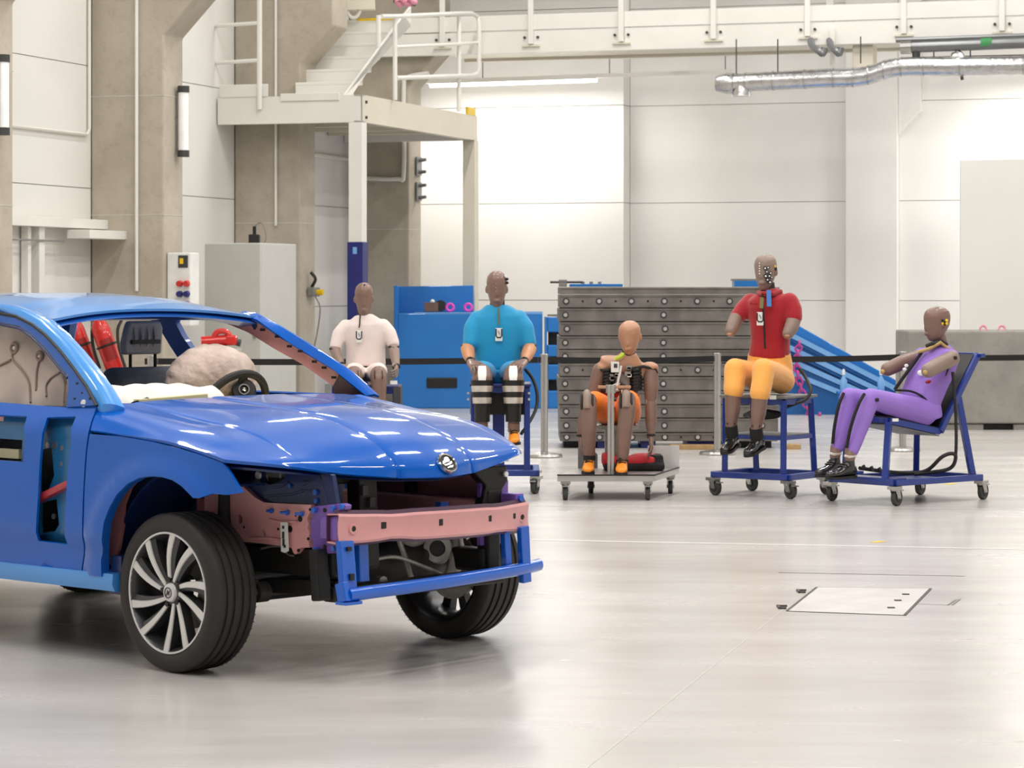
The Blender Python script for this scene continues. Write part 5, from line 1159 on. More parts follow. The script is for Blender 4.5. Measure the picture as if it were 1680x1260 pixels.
# ------------------------------------------------------------------ dummy building blocks
def ringp(c, R, N, hw, hd, n=22, e=2.4):
    out = []
    for k in range(n):
        a = 2 * PI * k / n; ca, sa = math.cos(a), math.sin(a)
        out.append(V(c) + R * (hw * math.copysign(abs(ca) ** (2 / e), ca)) + N * (hd * math.copysign(abs(sa) ** (2 / e), sa)))
    return out
def torso(mb, spine, R, n=22, e=2.4):
    rings = []; S = [V(s[0]) for s in spine]
    for i, (p, hw, hd) in enumerate(spine):
        d = (S[min(i + 1, len(S) - 1)] - S[max(i - 1, 0)]).normalized(); N = d.cross(R).normalized(); R2 = N.cross(d).normalized()
        rings.append(ringp(p, R2, N, hw, hd, n, e))
    mb.loft(rings); return mb
def head(par, C, fwd, H, Wd, Dp, m='skin', up=V((0, 0, 1)), nose=True):
    fwd = V(fwd).normalized(); up = V(up); up = (up - fwd * up.dot(fwd)).normalized(); R = fwd.cross(up); mb = MB()
    prof = [(0, .34, .26, .20), (.06, .50, .44, .17), (.14, .62, .60, .13), (.26, .76, .80, .07), (.42, .88, .95, .01), (.58, .97, 1.0, -.02), (.72, 1.0, 1.0, -.03), (.84, .90, .92, -.03), (.92, .70, .74, -.02), (.97, .46, .5, -.01), (1.0, .16, .18, 0)]
    mb.loft([ringp(C + up * ((t - .5) * H) + fwd * (o_ * Dp), R, fwd, w_ * Wd / 2, d_ * Dp / 2, 26, 2.1) for t, w_, d_, o_ in prof])
    if nose:
        mb.limb([(C + up * (.06 * H) + fwd * (.455 * Dp), .008), (C - up * (.10 * H) + fwd * (.475 * Dp), .014)])
        mb.ell(C - up * (.27 * H) + fwd * (.40 * Dp), (.03, .03, .016))
        for s in (-1, 1): mb.ell(C - up * (.02 * H) + R * (s * Wd * .49) - fwd * .015, (.012, .018, .03))
    return ob('head', remesh(mb, .007, 5, .5), m, par, world=True, smooth=60)
def hand(par, wrist, d, nrm, side, m='skin', L=1.0, curl=.5):
    """side = +1: thumb on the +(d x nrm) side"""
    d = V(d).normalized(); nrm = V(nrm); nrm = (nrm - d * nrm.dot(d)).normalized(); r = d.cross(nrm) * side; wrist = V(wrist); mb = MB()
    mb.loft([ringp(wrist + d * (t * L), r, nrm, w_ * L, h_ * L, 14, 2.5) for t, w_, h_ in ((-.02, .026, .020), (.0, .028, .020), (.03, .036, .018), (.07, .042, .016), (.092, .041, .013))])
    for k, (off, ln, sp) in enumerate(((.031, .074, .10), (.011, .083, .03), (-.010, .078, -.04), (-.030, .062, -.12))):
        p = wrist + r * (off * L) + d * (.085 * L); dd = (d + r * sp).normalized(); ch = [(p, .0095 * L)]; a = curl * .5
        for seg in (.44, .32, .24):
            q = (dd * math.cos(a) - nrm * math.sin(a)); p = p + q * (ln * seg * L); ch.append((p, (.0092 - .001 * len(ch)) * L)); a += curl
        mb.limb(ch, 8)
    p = wrist + r * (.034 * L) + d * (.025 * L); ch = [(p, .013 * L)]
    for seg, q in ((.034, d * .7 + r * .75 - nrm * .15), (.028, d * .9 + r * .35 - nrm * .25), (.022, d + r * .05 - nrm * .35)):
        p = p + q.normalized() * seg * L; ch.append((p, .0105 * L))
    mb.limb(ch, 8)
    return ob('hand', remesh(mb, .0042, 2, .5), m, par, world=True, smooth=60)
def limbpart(name, par, chain, m, vox=.008, it=4): return ob(name, remesh(MB().limb(chain, 14), vox, it), m, par, world=True, smooth=60)
def shoe(par, ankle, heel, toe, m, sole='black', wd=.045, lace=True):
    ankle, heel, toe = V(ankle), V(heel), V(toe); d = (toe - heel); L = d.length; d.normalize(); up = (ankle - heel) - d * (ankle - heel).dot(d); up.normalize(); r = d.cross(up)
    mb = MB()
    sec = [(0.0, .55, .075, .034), (.08, .72, .085, .038), (.22, .86, .105, .040), (.36, .86, .098, .030), (.52, .92, .072, .0), (.68, 1.0, .056, .0), (.84, .95, .048, .0), (.95, .72, .042, .0), (1.0, .42, .030, .0)]
    rings = []
    for t, w_, h_, b_ in sec:
        c = heel + d * (t * L); rings.append([c + r * (wd * w_ * math.cos(a)) + up * (h_ * .5 + h_ * .5 * math.sin(a)) for a in [2 * PI * k / 16 for k in range(16)]])
    mb.loft(rings); mb.limb([(heel + d * (.2 * L) + up * .07, .038), (ankle, .037)])
    s = ob('shoe', remesh(mb, .006, 3), m, par, world=True, smooth=60)
    so = [(t * L - .006, wd * w_ * 1.06) for t, w_ in ((0, .5), (.06, .75), (.22, .86), (.38, .78), (.55, .92), (.7, 1.02), (.85, .97), (.96, .72), (1.03, .3))]
    out = so + [(a, -b) for a, b in reversed(so)]
    ob('sole', MB().prism(out, lambda a, b, t: heel + d * a + r * b + up * t, -.012, .008), sole, s, world=True, smooth=0)
    if lace:
        for t in (.34, .42, .50):
            c = heel + d * (t * L) + up * (.098 - (t - .34) * .16); ob('lace', MB().tube([c - r * .028 - d * .008, c + up * .006, c + r * .028 + d * .008], .006, 6), 'black', s, world=True)
    return s
def badge_card(par, top, c, wdt=.05, strap='black_cloth', loop=None):
    """lanyard from a neck point down to a card"""
    top, c = V(top), V(c)
    ob('lanyard', MB().tube([top, top.lerp(c, .5) + V((0, -.012, 0)), c + V((0, 0, .075))], .006, 6), strap, par, world=True)
    k = ob('tag_card', MB().box(c, (wdt, .006, .10)), 'white_plastic', par, world=True, smooth=0, bevel=.004)
    ob('tag_frame', MB().tube([c + V((-.022, -.005, .045)), c + V((-.022, -.005, -.01)), c + V((-.012, -.005, -.022)), c + V((.012, -.005, -.022)), c + V((.022, -.005, -.01)), c + V((.022, -.005, .045))], .005, 6), 'black', k, world=True)
    ob('tag_print', MB().beam(c + V((-.006, -.005, .03)), c + V((.008, -.005, .0)), .008, .004), 'dark_grey', k, world=True, smooth=0)
def dots(par, C, fwd, up, R, pts, m='white_plastic', r=.007, dep=0.0, name='target_dot'):
    for a, b, rad in pts:
        d = fwd * math.cos(a) + R * math.sin(a); p = C + d * rad + up * b; ob(name, MB().cyl(p - d * .006, p + d * .004, r, 10), m, par, world=True)
mat('red_pad', (206, 40, 50), .6, vary=.06, bump=.3, bscale=20)
# =================================================================== figure in the white shirt
D0 = 23.2
def dummy(label, p): return thing('crash_test_dummy', label, 'crash dummy', (p.x, p.y, p.z), 0, 'seated crash test dummies')
wA = dummy('crash test dummy in a white shirt and white shorts with resting hands', at(600, 628, D0))
R_ = V((1, 0, 0)); a_ = lambda px, py, dd=0.0: at(px, py, D0 + dd)
mb = torso(MB(), [(a_(600, 600), .17, .12), (a_(600, 575), .165, .115), (a_(599, 550), .175, .12), (a_(598, 533), .175, .115), (a_(597, 524), .125, .09), (a_(596, 516), .07, .07)], R_)
mb.limb([(a_(567, 535), .058), (a_(556, 548, -.03), .058), (a_(551, 568, -.06), .055)]); mb.limb([(a_(629, 534), .058), (a_(639, 546, -.03), .058), (a_(645, 563, -.05), .055)])
ob('shirt', remesh(mb, .012, 5), 'shirt_white', wA, world=True, smooth=60)
mb = torso(MB(), [(a_(601, 622, .02), .16, .12), (a_(600, 600), .165, .12)], R_)
for x0, x1 in ((585, 581), (615, 621)): mb.limb([(a_(x0, 612, -.05), .085), (a_((x0 + x1) / 2, 611, -.22), .082), (a_(x1, 610, -.36), .078)])
ob('shorts', remesh(mb, .012, 5), 'shirt_white', wA, world=True, smooth=60)
ob('neck', MB().tube([a_(597, 526), a_(596, 508)], .052, 14), 'black_rubber', wA, world=True)
head(wA, a_(597, 491, -.02), (.08, -1, -.18), .285, .155, .20, 'skin')
for px, py in ((598, 467), (599, 473), (600, 479)): p = at(px, py, D0 - .08); ob('head_screw', MB().cyl(p, p + V((0, -.02, 0)), .006, 8), 'black', wA, world=True)
badge_card(wA, a_(591, 516, -.10), a_(589, 552, -.145))
for sh, el, wr, hd, sd in (((565, 531), (549, 573), (560, 598), (571, 604), 1), ((631, 530), (646, 570), (650, 600), (651, 618), -1)):
    limbpart('forearm', wA, [(a_(*el, -.07), .046), (a_((el[0] * .6 + wr[0] * .4), (el[1] * .6 + wr[1] * .4), -.14), .044), (a_(*wr, -.24), .03)], 'skin_grey')
    ob('elbow_ring', MB().tube([a_(el[0] - 8, el[1] - 1, -.1), a_(el[0], el[1] + 1, -.13), a_(el[0] + 8, el[1] - 1, -.1)], .010, 6), 'black', wA, world=True)
    ob('wrist_cuff', MB().tube([a_(*wr, -.24), a_(wr[0] + (1 if sd > 0 else 0), wr[1] + 2, -.25)], .034, 12), 'black', wA, world=True)
    hand(wA, a_(wr[0], wr[1] + 2, -.25), a_(*hd, -.40) - a_(wr[0], wr[1] + 2, -.25), (0, -.3, 1) if sd > 0 else (1, -.2, .1), -sd if sd > 0 else 1, 'skin_grey', 1.0, .5 if sd > 0 else .8)
for x0, x1 in ((581, 580), (621, 625)):
    limbpart('lower_leg', wA, [(a_(x0, 614, -.44), .072), (a_(x0 + (x1 - x0) * .1, 622, -.47), .070), (a_(x0 + (x1 - x0) * .5, 650, -.47), .055), (a_(x1, 695, -.46), .042)], 'skin')
    for s in (-1, 1): ob('knee_groove', MB().tube([a_(x0 + s * 6, 608, -.508), a_(x0 + s * 7, 616, -.535), a_(x0 + s * 6, 622, -.535)], .004, 6), 'black', wA, world=True)
    shoe(wA, a_(x1, 698, -.46), a_(x1, 711, -.40), a_(x1, 713, -.67), 'orange_shoe')
c_, _b, _t, _u, _v = tall_cart('dummy_cart', 'dark blue cart carrying the white shirt dummy behind the bonnet', (at(532, 0, 22.8).x, 22.8), (at(662, 0, 22.8).x, 22.8), (at(532, 0, 22.8).x, 23.45), (at(662, 0, 22.8).x, 23.45), at(0, 629, 23.2).z - .01, PI / 2, low=False, boxed=True)
ob('side_box', MB().box((at(652, 0, 22.9).x, 23.0, at(0, 655, 23).z), (.06, .4, .22)), 'dark_grey', c_, world=True, smooth=0); ob('side_box', MB().box((at(540, 0, 22.9).x, 23.0, at(0, 650, 23).z), (.06, .4, .22)), 'mid_grey', c_, world=True, smooth=0)
ob('label', MB().box(at(646, 627.5, 22.78), (.06, .004, .03)), 'white_plastic', c_, world=True, smooth=0)
# =================================================================== figure in the blue shirt
D0 = 21.2
wB = dummy('crash test dummy in a bright blue shirt with silver taped shins', at(816, 630, D0))
mb = torso(MB(), [(a_(818, 606), .175, .12), (a_(818, 585), .185, .125), (a_(817, 560), .195, .13), (a_(817, 535), .205, .13), (a_(817, 519), .195, .12), (a_(816, 509), .145, .10), (a_(816, 500), .085, .075)], R_)
mb.limb([(a_(783, 523), .064), (a_(775, 538, -.03), .068), (a_(772, 562, -.07), .062)]); mb.limb([(a_(852, 522), .064), (a_(862, 538, -.03), .068), (a_(867, 562, -.06), .062)])
ob('shirt', remesh(mb, .012, 5), 'shirt_blue', wB, world=True, smooth=60)
mb = torso(MB(), [(a_(818, 624, .02), .165, .12), (a_(818, 602), .175, .12)], R_)
for x0, x1 in ((798, 791), (836, 842)): mb.limb([(a_(x0, 612, -.05), .088), (a_((x0 + x1) / 2, 610, -.2), .084), (a_(x1, 608, -.33), .078)])
ob('shorts', remesh(mb, .012, 5), 'shirt_blue', wB, world=True, smooth=60)
ob('neck', MB().tube([a_(816, 512), a_(816, 492)], [.062, .055], 14), 'black_rubber', wB, world=True)
head(wB, a_(815, 474.5, -.03), (.02, -1, -.16), .285, .160, .20, 'skin')
for px, py in ((829, 453), (831, 458), (831, 464)): p = at(px, py, D0 - .07); ob('target_dot', MB().cyl(p, p + V((.006, -.02, 0)), .011, 10), 'black' if py != 453 else 'white_plastic', wB, world=True)
for px, py in ((814, 465), (814, 472), (814, 478)): p = at(px, py, D0 - .128); ob('head_screw', MB().cyl(p, p + V((0, -.006, 0)), .004, 8), 'bolt', wB, world=True)
badge_card(wB, a_(818, 505, -.11), a_(818.5, 549, -.15), .055, 'strap_olive')
for el, wr, hd, sd in (((767, 572), (771, 592), (781, 603), 1), ((869, 572), (861, 592), (848, 602), -1)):
    limbpart('forearm', wB, [(a_(*el, -.08), .055), (a_(el[0] * .5 + wr[0] * .5, el[1] * .5 + wr[1] * .5, -.2), .050), (a_(*wr, -.32), .030)], 'skin_tan')
    ob('elbow_ring', MB().tube([a_(el[0] - 9, el[1] - 5, -.09), a_(el[0], el[1] - 3, -.135), a_(el[0] + 9, el[1] - 5, -.09)], .013, 6), 'black', wB, world=True)
    ob('wrist_cuff', MB().tube([a_(*wr, -.32), a_(wr[0] + sd, wr[1] + 1, -.345)], .034, 12), 'black', wB, world=True)
    hand(wB, a_(wr[0] + sd, wr[1] + 1, -.345), a_(hd[0], hd[1], -.47) - a_(wr[0] + sd, wr[1] + 1, -.345), (0, -.35, 1), -1 if sd > 0 else 1, 'skin', 1.15, .55)
for x0, x1, sd in ((791, 791, -1), (842, 843, 1)):
    lg = limbpart('lower_leg', wB, [(a_(x0, 613, -.40), .075), (a_(x0, 624, -.44), .080), (a_(x0, 650, -.45), .065), (a_(x1, 690, -.44), .042), (a_(x1, 708, -.43), .040)], 'skin')
    ob('knee_pad', MB().grid([[a_(x0 - 6 + sd * 0, y, dd) for dd in (0,)] + [] for y in ()] or [[a_(x0 - 6, 601, -.465), a_(x0 + 6, 601, -.465)], [a_(x0 - 7, 608, -.50), a_(x0 + 7, 608, -.50)], [a_(x0 - 7, 616, -.525), a_(x0 + 7, 616, -.525)], [a_(x0 - 6, 624, -.53), a_(x0 + 6, 624, -.53)]]), 'white_plastic', lg, world=True, solid=.008)
    for y0, y1, m, r in ((624, 633, 'black', .088), (633, 643, 'silver_tape', .085), (643, 652, 'black', .080), (652, 662, 'silver_tape', .076), (662, 692, 'black', .062)):
        ob('leg_band', MB().tube([a_(x0, y0, -.445), a_(x0, y1, -.447)], [r, r * .94], 18), m, lg, world=True)
    shoe(wB, a_(x1, 709, -.43), a_(x1 + 1, 725, -.37), a_(x1 + 1, 728, -.64), 'orange_shoe')
    ob('ankle', MB().tube([a_(x1, 693, -.44), a_(x1, 708, -.43)], .045, 12), 'skin', lg, world=True)
FLb, FRb, RLb, RRb = (at(762, 0, 20.8).x, 20.8), (at(880, 0, 20.8).x, 20.8), (at(762, 0, 20.8).x, 21.45), (at(880, 0, 20.8).x, 21.45)
c_, bs_, tp_, u_, v_ = tall_cart('dummy_cart', 'dark blue cart with black front plate carrying the blue shirt dummy', FLb, FRb, RLb, RRb, at(0, 629, 21.0).z, math.radians(70), low=False, boxed=True)
ob('front_plate', MB().box(((tp_[0][0] + tp_[1][0]) / 2, 20.95, at(0, 662, 20.95).z), (.40, .03, .17)), 'black', c_, world=True, smooth=0); ob('center_leg', MB().beam((at(818, 0, 21.1).x, 21.1, .17), (at(818, 0, 21.1).x, 21.1, at(0, 640, 21.1).z), .09, .05), 'cart_blue', c_, world=True, smooth=0)
ob('side_rail', MB().box((at(774, 0, 20.9).x, 20.93, at(0, 662, 20.9).z), (.03, .02, .16)), 'mid_grey', c_, world=True, smooth=0)
ob('cable', MB().tube(spline([at(861, 605, 21.2), at(874, 622, 21.2), at(881, 645, 21.15), at(880, 668, 21.1), at(870, 690, 21.0), at(855, 712, 20.9)], 6), .013, 8), 'black_rubber', c_, world=True)
for px, py in ((768, 645), (768, 655), (868, 645), (868, 655)): p = at(px, py, 20.82); ob('bolt', MB().cyl(p, p + V((0, -.012, 0)), .010, 8), 'bolt', c_, world=True)
# =================================================================== figure in orange shorts on the low trolley
D0 = 20.6
PA, PB, PC, PD = V((at(914, 0, 20.1).x, 20.1, 0)), V((at(1074, 0, 20.1).x, 20.1, 0)), V((at(1114, 0, 20.95).x, 20.95, 0)), V((at(948, 0, 20.95).x, 20.95, 0))
zp = .186
tr = thing('platform_trolley', 'low grey platform trolley with aluminium post and four castors', 'trolley', ((PA + PC) / 2)[:], 0)
ob('platform', MB().add([p + Zv * z for z in (zp - .045, zp) for p in (PA, PB, PC, PD)], [(3, 2, 1, 0), (4, 5, 6, 7), (0, 1, 5, 4), (1, 2, 6, 5), (2, 3, 7, 6), (3, 0, 4, 7)]), 'alu', tr, world=True, smooth=0, bevel=.004)
ob('edge_strip', MB().beam(PA + Zv * (zp + .002) + V((0, -.004, 0)), PB + Zv * (zp + .002) + V((0, -.004, 0)), .012, .010), 'black', tr, world=True, smooth=0); ob('edge_strip', MB().beam(PB + Zv * (zp + .002), PC + Zv * (zp + .002), .012, .010), 'black', tr, world=True, smooth=0)
for p in ((928, 20.2), (1063, 20.2), (1100, 20.85), (970, 20.85)): castor(tr, at(p[0], 0, p[1]).x, p[1], zp - .045, .052, math.radians(85))
ob('side_panel', MB().prism([(0, 0), (.24, 0), (.24, .17), (0, .17)], lambda a, b, t: PC + (PD - PC).normalized() * a + Zv * (zp + b) + V((0, t, 0)), -.02, -.035), 'white_plastic', tr, world=True, smooth=0)
ob('side_panel', MB().prism([(0, 0), (.15, 0), (.15, .10), (.10, .16), (0, .16)], lambda a, b, t: PD + (PC - PD).normalized() * a + Zv * (zp + b) + V((0, t, 0)), -.02, -.035), 'mid_grey', tr, world=True, smooth=0)
for k, dx in enumerate((-.013, .013)): ob('post', MB().beam(at(1002, 776, 20.25) + V((dx, 0, 0)) - Zv * .01, at(1002, 632, 20.25) + V((dx, 0, 0)), .022, .045), 'alu', tr, world=True, smooth=0, bevel=.003)
ob('cross_bar', MB().beam(at(981, 635, 20.25), at(1035, 635, 20.25), .03, .022), 'skin_light', tr, world=True, smooth=0, bevel=.004); ob('clamp', MB().box(at(1002, 638, 20.26), (.07, .06, .06)), 'engine_metal', tr, world=True, smooth=0)
ob('seat_block', MB().box((at(1010, 0, 20.75).x, 20.78, (zp + at(0, 700, 20.75).z) / 2), (.16, .12, at(0, 700, 20.75).z - zp)), 'engine_metal', tr, world=True, smooth=0); ob('seat_plate', MB().box((at(1010, 0, 20.75).x, 20.74, at(0, 700, 20.75).z), (.34, .28, .03)), 'engine_metal', tr, world=True, smooth=0)
o = base_thing('padded_jacket', 'folded red and black padded jacket on the low trolley', 'jacket', at(1035, 766, 20.75))
q = at(1035, 766, 20.7); q.z = zp
ob('red_pad', remesh(MB().box(q + V((-.02, 0, .07)), (.40, .26, .07)).ell(q + V((.1, -.02, .10)), (.12, .1, .03)).box(q + V((-.18, 0, .08)), (.08, .2, .1)), .014, 6), 'red_pad', o, world=True, smooth=60)
ob('black_layer', remesh(MB().box(q + V((.02, 0, .03)), (.46, .30, .055)).box(q + V((.17, 0, .07)), (.14, .22, .10)), .014, 6), 'black_cloth', o, world=True, smooth=60)
wC = dummy('bare chested crash test dummy in orange shorts and orange shoes', at(1015, 705, D0 + .1))
mb = MB()
for (hx, hy, hd), (kx, ky, kd) in (((1000, 678, .15), (968, 660, -.24)), ((1030, 678, .15), (1031, 658, -.28))): mb.limb([(a_(hx, hy, hd), .105), (a_((hx + kx) / 2, (hy + ky) / 2 - 2, (hd + kd) / 2), .098), (a_(kx * .75 + hx * .25, ky * .75 + hy * .25 - 4, kd * .75 + hd * .25), .088)])
torso(mb, [(a_(1016, 690, .18), .16, .12), (a_(1016, 660, .18), .165, .12), (a_(1018, 643, .18), .15, .1)], R_)
ob('shorts', remesh(mb, .012, 5), 'orange_cloth', wC, world=True, smooth=60)
for kx, ky, kd, ax, ay, ad in ((965, 658, -.28, 967, 755, -.26), (1029, 656, -.32, 1021, 762, -.34)):
    lg = limbpart('lower_leg', wC, [(a_(kx, ky, kd), .066), (a_(kx, ky + 14, kd - .05), .066), (a_(kx * .55 + ax * .45, ky * .55 + ay * .45, kd - .05), .060), (a_(ax, ay - 8, ad), .042), (a_(ax, ay, ad), .040)], 'skin')
    ob('knee_cap', MB().tube(spline([a_(kx - 2, ky - 13, kd - .01), a_(kx - 2, ky - 8, kd - .065), a_(kx - 2, ky + 6, kd - .095), a_(kx - 2, ky + 12, kd - .1)], 5), .030, 12), 'skin_grey', lg, world=True)
    for s in (-1, 1): ob('knee_joint', MB().tube(spline([a_(kx - 2 + s * 9, ky - 10, kd - .03), a_(kx - 2 + s * 9, ky + 4, kd - .085), a_(kx - 2 + s * 8, ky + 14, kd - .09)], 4), .010, 8), 'black', lg, world=True)
    shoe(wC, a_(ax, ay, ad), V((a_(ax, 0, ad).x, a_(ax, 0, ad).y + .05, zp + .014)), V((a_(ax, 0, ad).x - .02, a_(ax, 0, ad).y - .20, zp + .014)), 'orange_shoe', 'black', .046)
    ob('sock', MB().tube([a_(ax, ay - 8, ad), a_(ax, ay, ad)], .045, 14), 'black_cloth', lg, world=True)
bdy = MB(); torso(bdy, [(a_(1024, 607, .10), .19, .09), (a_(1026, 601, .09), .205, .09), (a_(1029, 596, .08), .17, .085), (a_(1031, 588, .07), .09, .07), (a_(1032, 578, .06), .055, .055)], R_)
for sx in (990, 1066): bdy.ell(a_(sx, 603, .09), (.07, .08, .045))
ob('shoulder_shell', remesh(bdy, .011, 5), 'skin_light', wC, world=True, smooth=60)
ob('shoulder_edge', MB().tube([a_(981, 606, .05), a_(992, 608, .0), a_(1010, 612, -.01)], .012, 6), 'black', wC, world=True); ob('shoulder_edge', MB().tube([a_(1034, 606, -.01), a_(1056, 601, .0), a_(1075, 606, .04), a_(1078, 612, .05)], .012, 6), 'black', wC, world=True)
for s, xs in ((-1, (990, 1003)), (1, (1034, 1053))):
    for k in range(7): y = 607 + k * 5.5; ob('rib', MB().tube(spline([a_(xs[0], y + 1, .05), a_((xs[0] + xs[1]) / 2, y, -.04), a_(xs[1], y - 1, .08), a_(xs[1] - s * 2, y, .2)], 4), .012, 6), 'black_rubber', wC, world=True)
sp2 = ob('spine_box', MB().loft([ringp(a_(1022, y, .10), R_, V((0, 1, 0)), w_, .07, 16, 4) for y, w_ in ((600, .10), (618, .085), (640, .075), (655, .10))]), 'engine_metal', wC, world=True, smooth=40)
random.seed(5)
for k in range(22):
    p = a_(random.uniform(1001, 1034), random.uniform(601, 643), -.01); r = random.uniform(.010, .024)
    ob('instrument', MB().box(p, (r * 2, .03, r * 1.4), Matrix.Rotation(random.uniform(-.6, .6), 3, 'Y')), random.choice(('silver_tape', 'engine_metal', 'steel', 'white_plastic', 'dark_grey')), sp2, world=True, smooth=0)
ob('paper_label', MB().box(a_(1009, 602, -.03), (.06, .008, .08)), 'white_plastic', wC, world=True, smooth=0); ob('label_print', MB().box(a_(1010, 600, -.036), (.026, .004, .03)), 'dark_grey', wC, world=True, smooth=0)
ob('cable_strip', MB().tube(spline([a_(1019, 600, -.015), a_(1017, 612, -.02), a_(1014, 625, -.02), a_(1012, 640, -.02)], 4), .010, 6), 'white_plastic', wC, world=True); ob('ribbon', MB().tube(spline([a_(1010, 589, -.01), a_(1018, 585, -.03), a_(1023, 580, -.02)], 4), .014, 6), 'lime', wC, world=True)
ob('waist_band', MB().tube([a_(982, 647, .1), a_(996, 648, .02), a_(1030, 645, .02), a_(1044, 641, .1)], .020, 8), 'red_dark', wC, world=True)
ob('neck', MB().tube([a_(1030, 588, .06), a_(1032, 572, .05)], [.052, .050], 14), 'black_rubber', wC, world=True)
head(wC, a_(1033, 553, .03), (-.25, -1, -.34), .245, .165, .20, 'skin_light', nose=True)
for ch, wr, hdp, sd in (([(985, 608, .08), (976, 640, .08), (968, 655, .1), (957, 690, .12), (953, 713, .10)], None, (953, 738, .07), 1), ([(1067, 608, .08), (1068, 635, .05), (1068, 660, .03), (1068, 690, .0), (1068, 712, -.03)], None, (1069, 738, -.06), -1)):
    rr = (.062, .058, .045, .046, .030); up_ = [(a_(*c), r) for c, r in zip(ch, rr)]
    limbpart('upper_arm', wC, up_[:3], 'skin'); fa_ = limbpart('forearm', wC, up_[2:], 'skin')
    p = a_(*ch[2]); ob('elbow_joint', MB().cyl(p - V((.04, 0, 0)), p + V((.04, 0, 0)), .034, 12), 'skin_grey', wC, world=True)
    ob('wrist_cuff', MB().tube([a_(*ch[4]), a_(ch[4][0], ch[4][1] + 3, ch[4][2])], .034, 12), 'black', fa_, world=True)
    hand(wC, a_(ch[4][0], ch[4][1] + 4, ch[4][2]), a_(*hdp) - a_(ch[4][0], ch[4][1] + 4, ch[4][2]), (-sd, -.1, 0), 1 if sd > 0 else -1, 'skin', 1.0, .35)
# =================================================================== figure in the red jacket
D0 = 20.7
fR = V((-.563, -.827, 0)); lR = V((.827, -.563, 0))      # facing, and its side towards the right
FLr, FRr, RLr, RRr = (1.515, 20.66), (2.044, 20.3), (1.829, 21.1), (2.358, 20.74)
zs = .755
c_, bs_, tp_, u_, v_ = tall_cart('dummy_cart', 'dark blue cart carrying the red jacket dummy', FLr, FRr, RLr, RRr, zs, math.radians(120), flare=.08)
ob('label', MB().box(at(1268, 652, 20.3), (.05, .004, .03)), 'white_plastic', c_, world=True, smooth=0)
ob('cable', MB().tube(spline([at(1312, 605, 20.8), at(1322, 620, 20.75), at(1330, 640, 20.6), at(1322, 655, 20.55), at(1305, 662, 20.5), at(1290, 668, 20.5)], 6), .013, 8), 'black_rubber', c_, world=True)
ob('cable_coil', remesh(MB().tube(spline([at(1222, 682, 20.8), at(1240, 675, 20.6), at(1262, 676, 20.6), at(1280, 680, 20.6), at(1262, 684, 20.6), at(1232, 686, 20.7)], 4), .022, 8), .012, 2), 'black_rubber', c_, world=True)
wD = dummy('crash test dummy in a red jacket and orange trousers with arm stubs', at(1262, 652, D0))
mb = torso(MB(), [(a_(1262, 588), .165, .12), (a_(1264, 560), .15, .115), (a_(1264, 530), .16, .12), (a_(1263, 505), .185, .12), (a_(1262, 492), .17, .11), (a_(1262, 481), .10, .08), (a_(1261, 474), .07, .06)], lR)
mb.limb([(a_(1232, 496, .12), .072), (a_(1219, 508, .08), .066), (a_(1209, 521, .04), .060)]); mb.limb([(a_(1295, 496, -.10), .075), (a_(1301, 508, -.12), .070), (a_(1303, 520, -.14), .064)])
jk = ob('jacket', remesh(mb, .012, 5), 'shirt_red', wD, world=True, smooth=60)
ob('zip', MB().tube([a_(1251, 486, -.13), a_(1252, 510, -.17), a_(1254, 540, -.16), a_(1255, 572, -.17)], .008, 6), 'black_cloth', jk, world=True)
ob('collar', MB().tube([a_(1244, 480, .0), a_(1251, 482, -.10), a_(1268, 482, -.13), a_(1281, 478, -.06)], .018, 8), 'shirt_red', jk, world=True)
limbpart('arm_stub', wD, [(a_(1208, 522, .03), .054), (a_(1203, 534, .0), .054), (a_(1199, 543, -.03), .046)], 'skin_grey'); limbpart('arm_stub', wD, [(a_(1303, 522, -.14), .056), (a_(1298, 538, -.17), .055), (a_(1293, 547, -.19), .046)], 'skin_grey')
for px, py, dd in ((1197, 548, -.06), (1292, 551, -.22)): ob('stub_plate', MB().ell(a_(px, py, dd), (.022, .018, .012), None, 10, 6), 'skin_light', wD, world=True)
mb = torso(MB(), [(a_(1264, 630, .03), .175, .13), (a_(1263, 600, .02), .18, .13), (a_(1262, 578), .165, .115)], lR)
legs = (((1245, 622, .06), (1206, 606, -.28), (1204, 640, -.34)), ((1282, 624, -.06), (1252, 606, -.46), (1247, 645, -.52)))
for h_, k_, e_ in legs: mb.limb([(a_(*h_), .105), (a_((h_[0] + k_[0]) / 2, (h_[1] + k_[1]) / 2 - 2, (h_[2] + k_[2]) / 2), .095), (a_(*k_), .085), (a_(k_[0] - 1, k_[1] + 18, k_[2] - .03), .080), (a_(*e_), .078)])
ob('trousers', remesh(mb, .012, 5), 'orange_soft', wD, world=True, smooth=60)
for (k_, an, he, to) in (((1203, 640, -.34), (1199, 702, -.33), (1209, 729, -.24), (1187, 744, -.44)), ((1247, 646, -.52), (1240, 706, -.50), (1251, 733, -.41), (1225, 748, -.62))):
    lg = limbpart('lower_leg', wD, [(a_(*k_), .064), (a_((k_[0] + an[0]) / 2 + 1, (k_[1] + an[1]) / 2, k_[2]), .058), (a_(an[0], an[1], an[2]), .040)], 'skin')
    ob('sock', MB().tube([a_(an[0], an[1] - 4, an[2]), a_(an[0] + 2, an[1] + 14, an[2] + .02)], [.048, .050], 14), 'black_cloth', lg, world=True)
    shoe(wD, a_(an[0] + 1, an[1] + 8, an[2] + .02), a_(*he), a_(*to), 'black_shiny', 'black', .047)
    for s in (-1, 1): p = a_(an[0] + s * 6, an[1] - 7, an[2] - .04); ob('ankle_screw', MB().cyl(p, p + V((0, -.012, 0)), .006, 8), 'black', lg, world=True)
ob('neck', MB().tube([a_(1261, 484, .0), a_(1259, 464, .0)], [.058, .052], 14), 'black_rubber', wD, world=True)
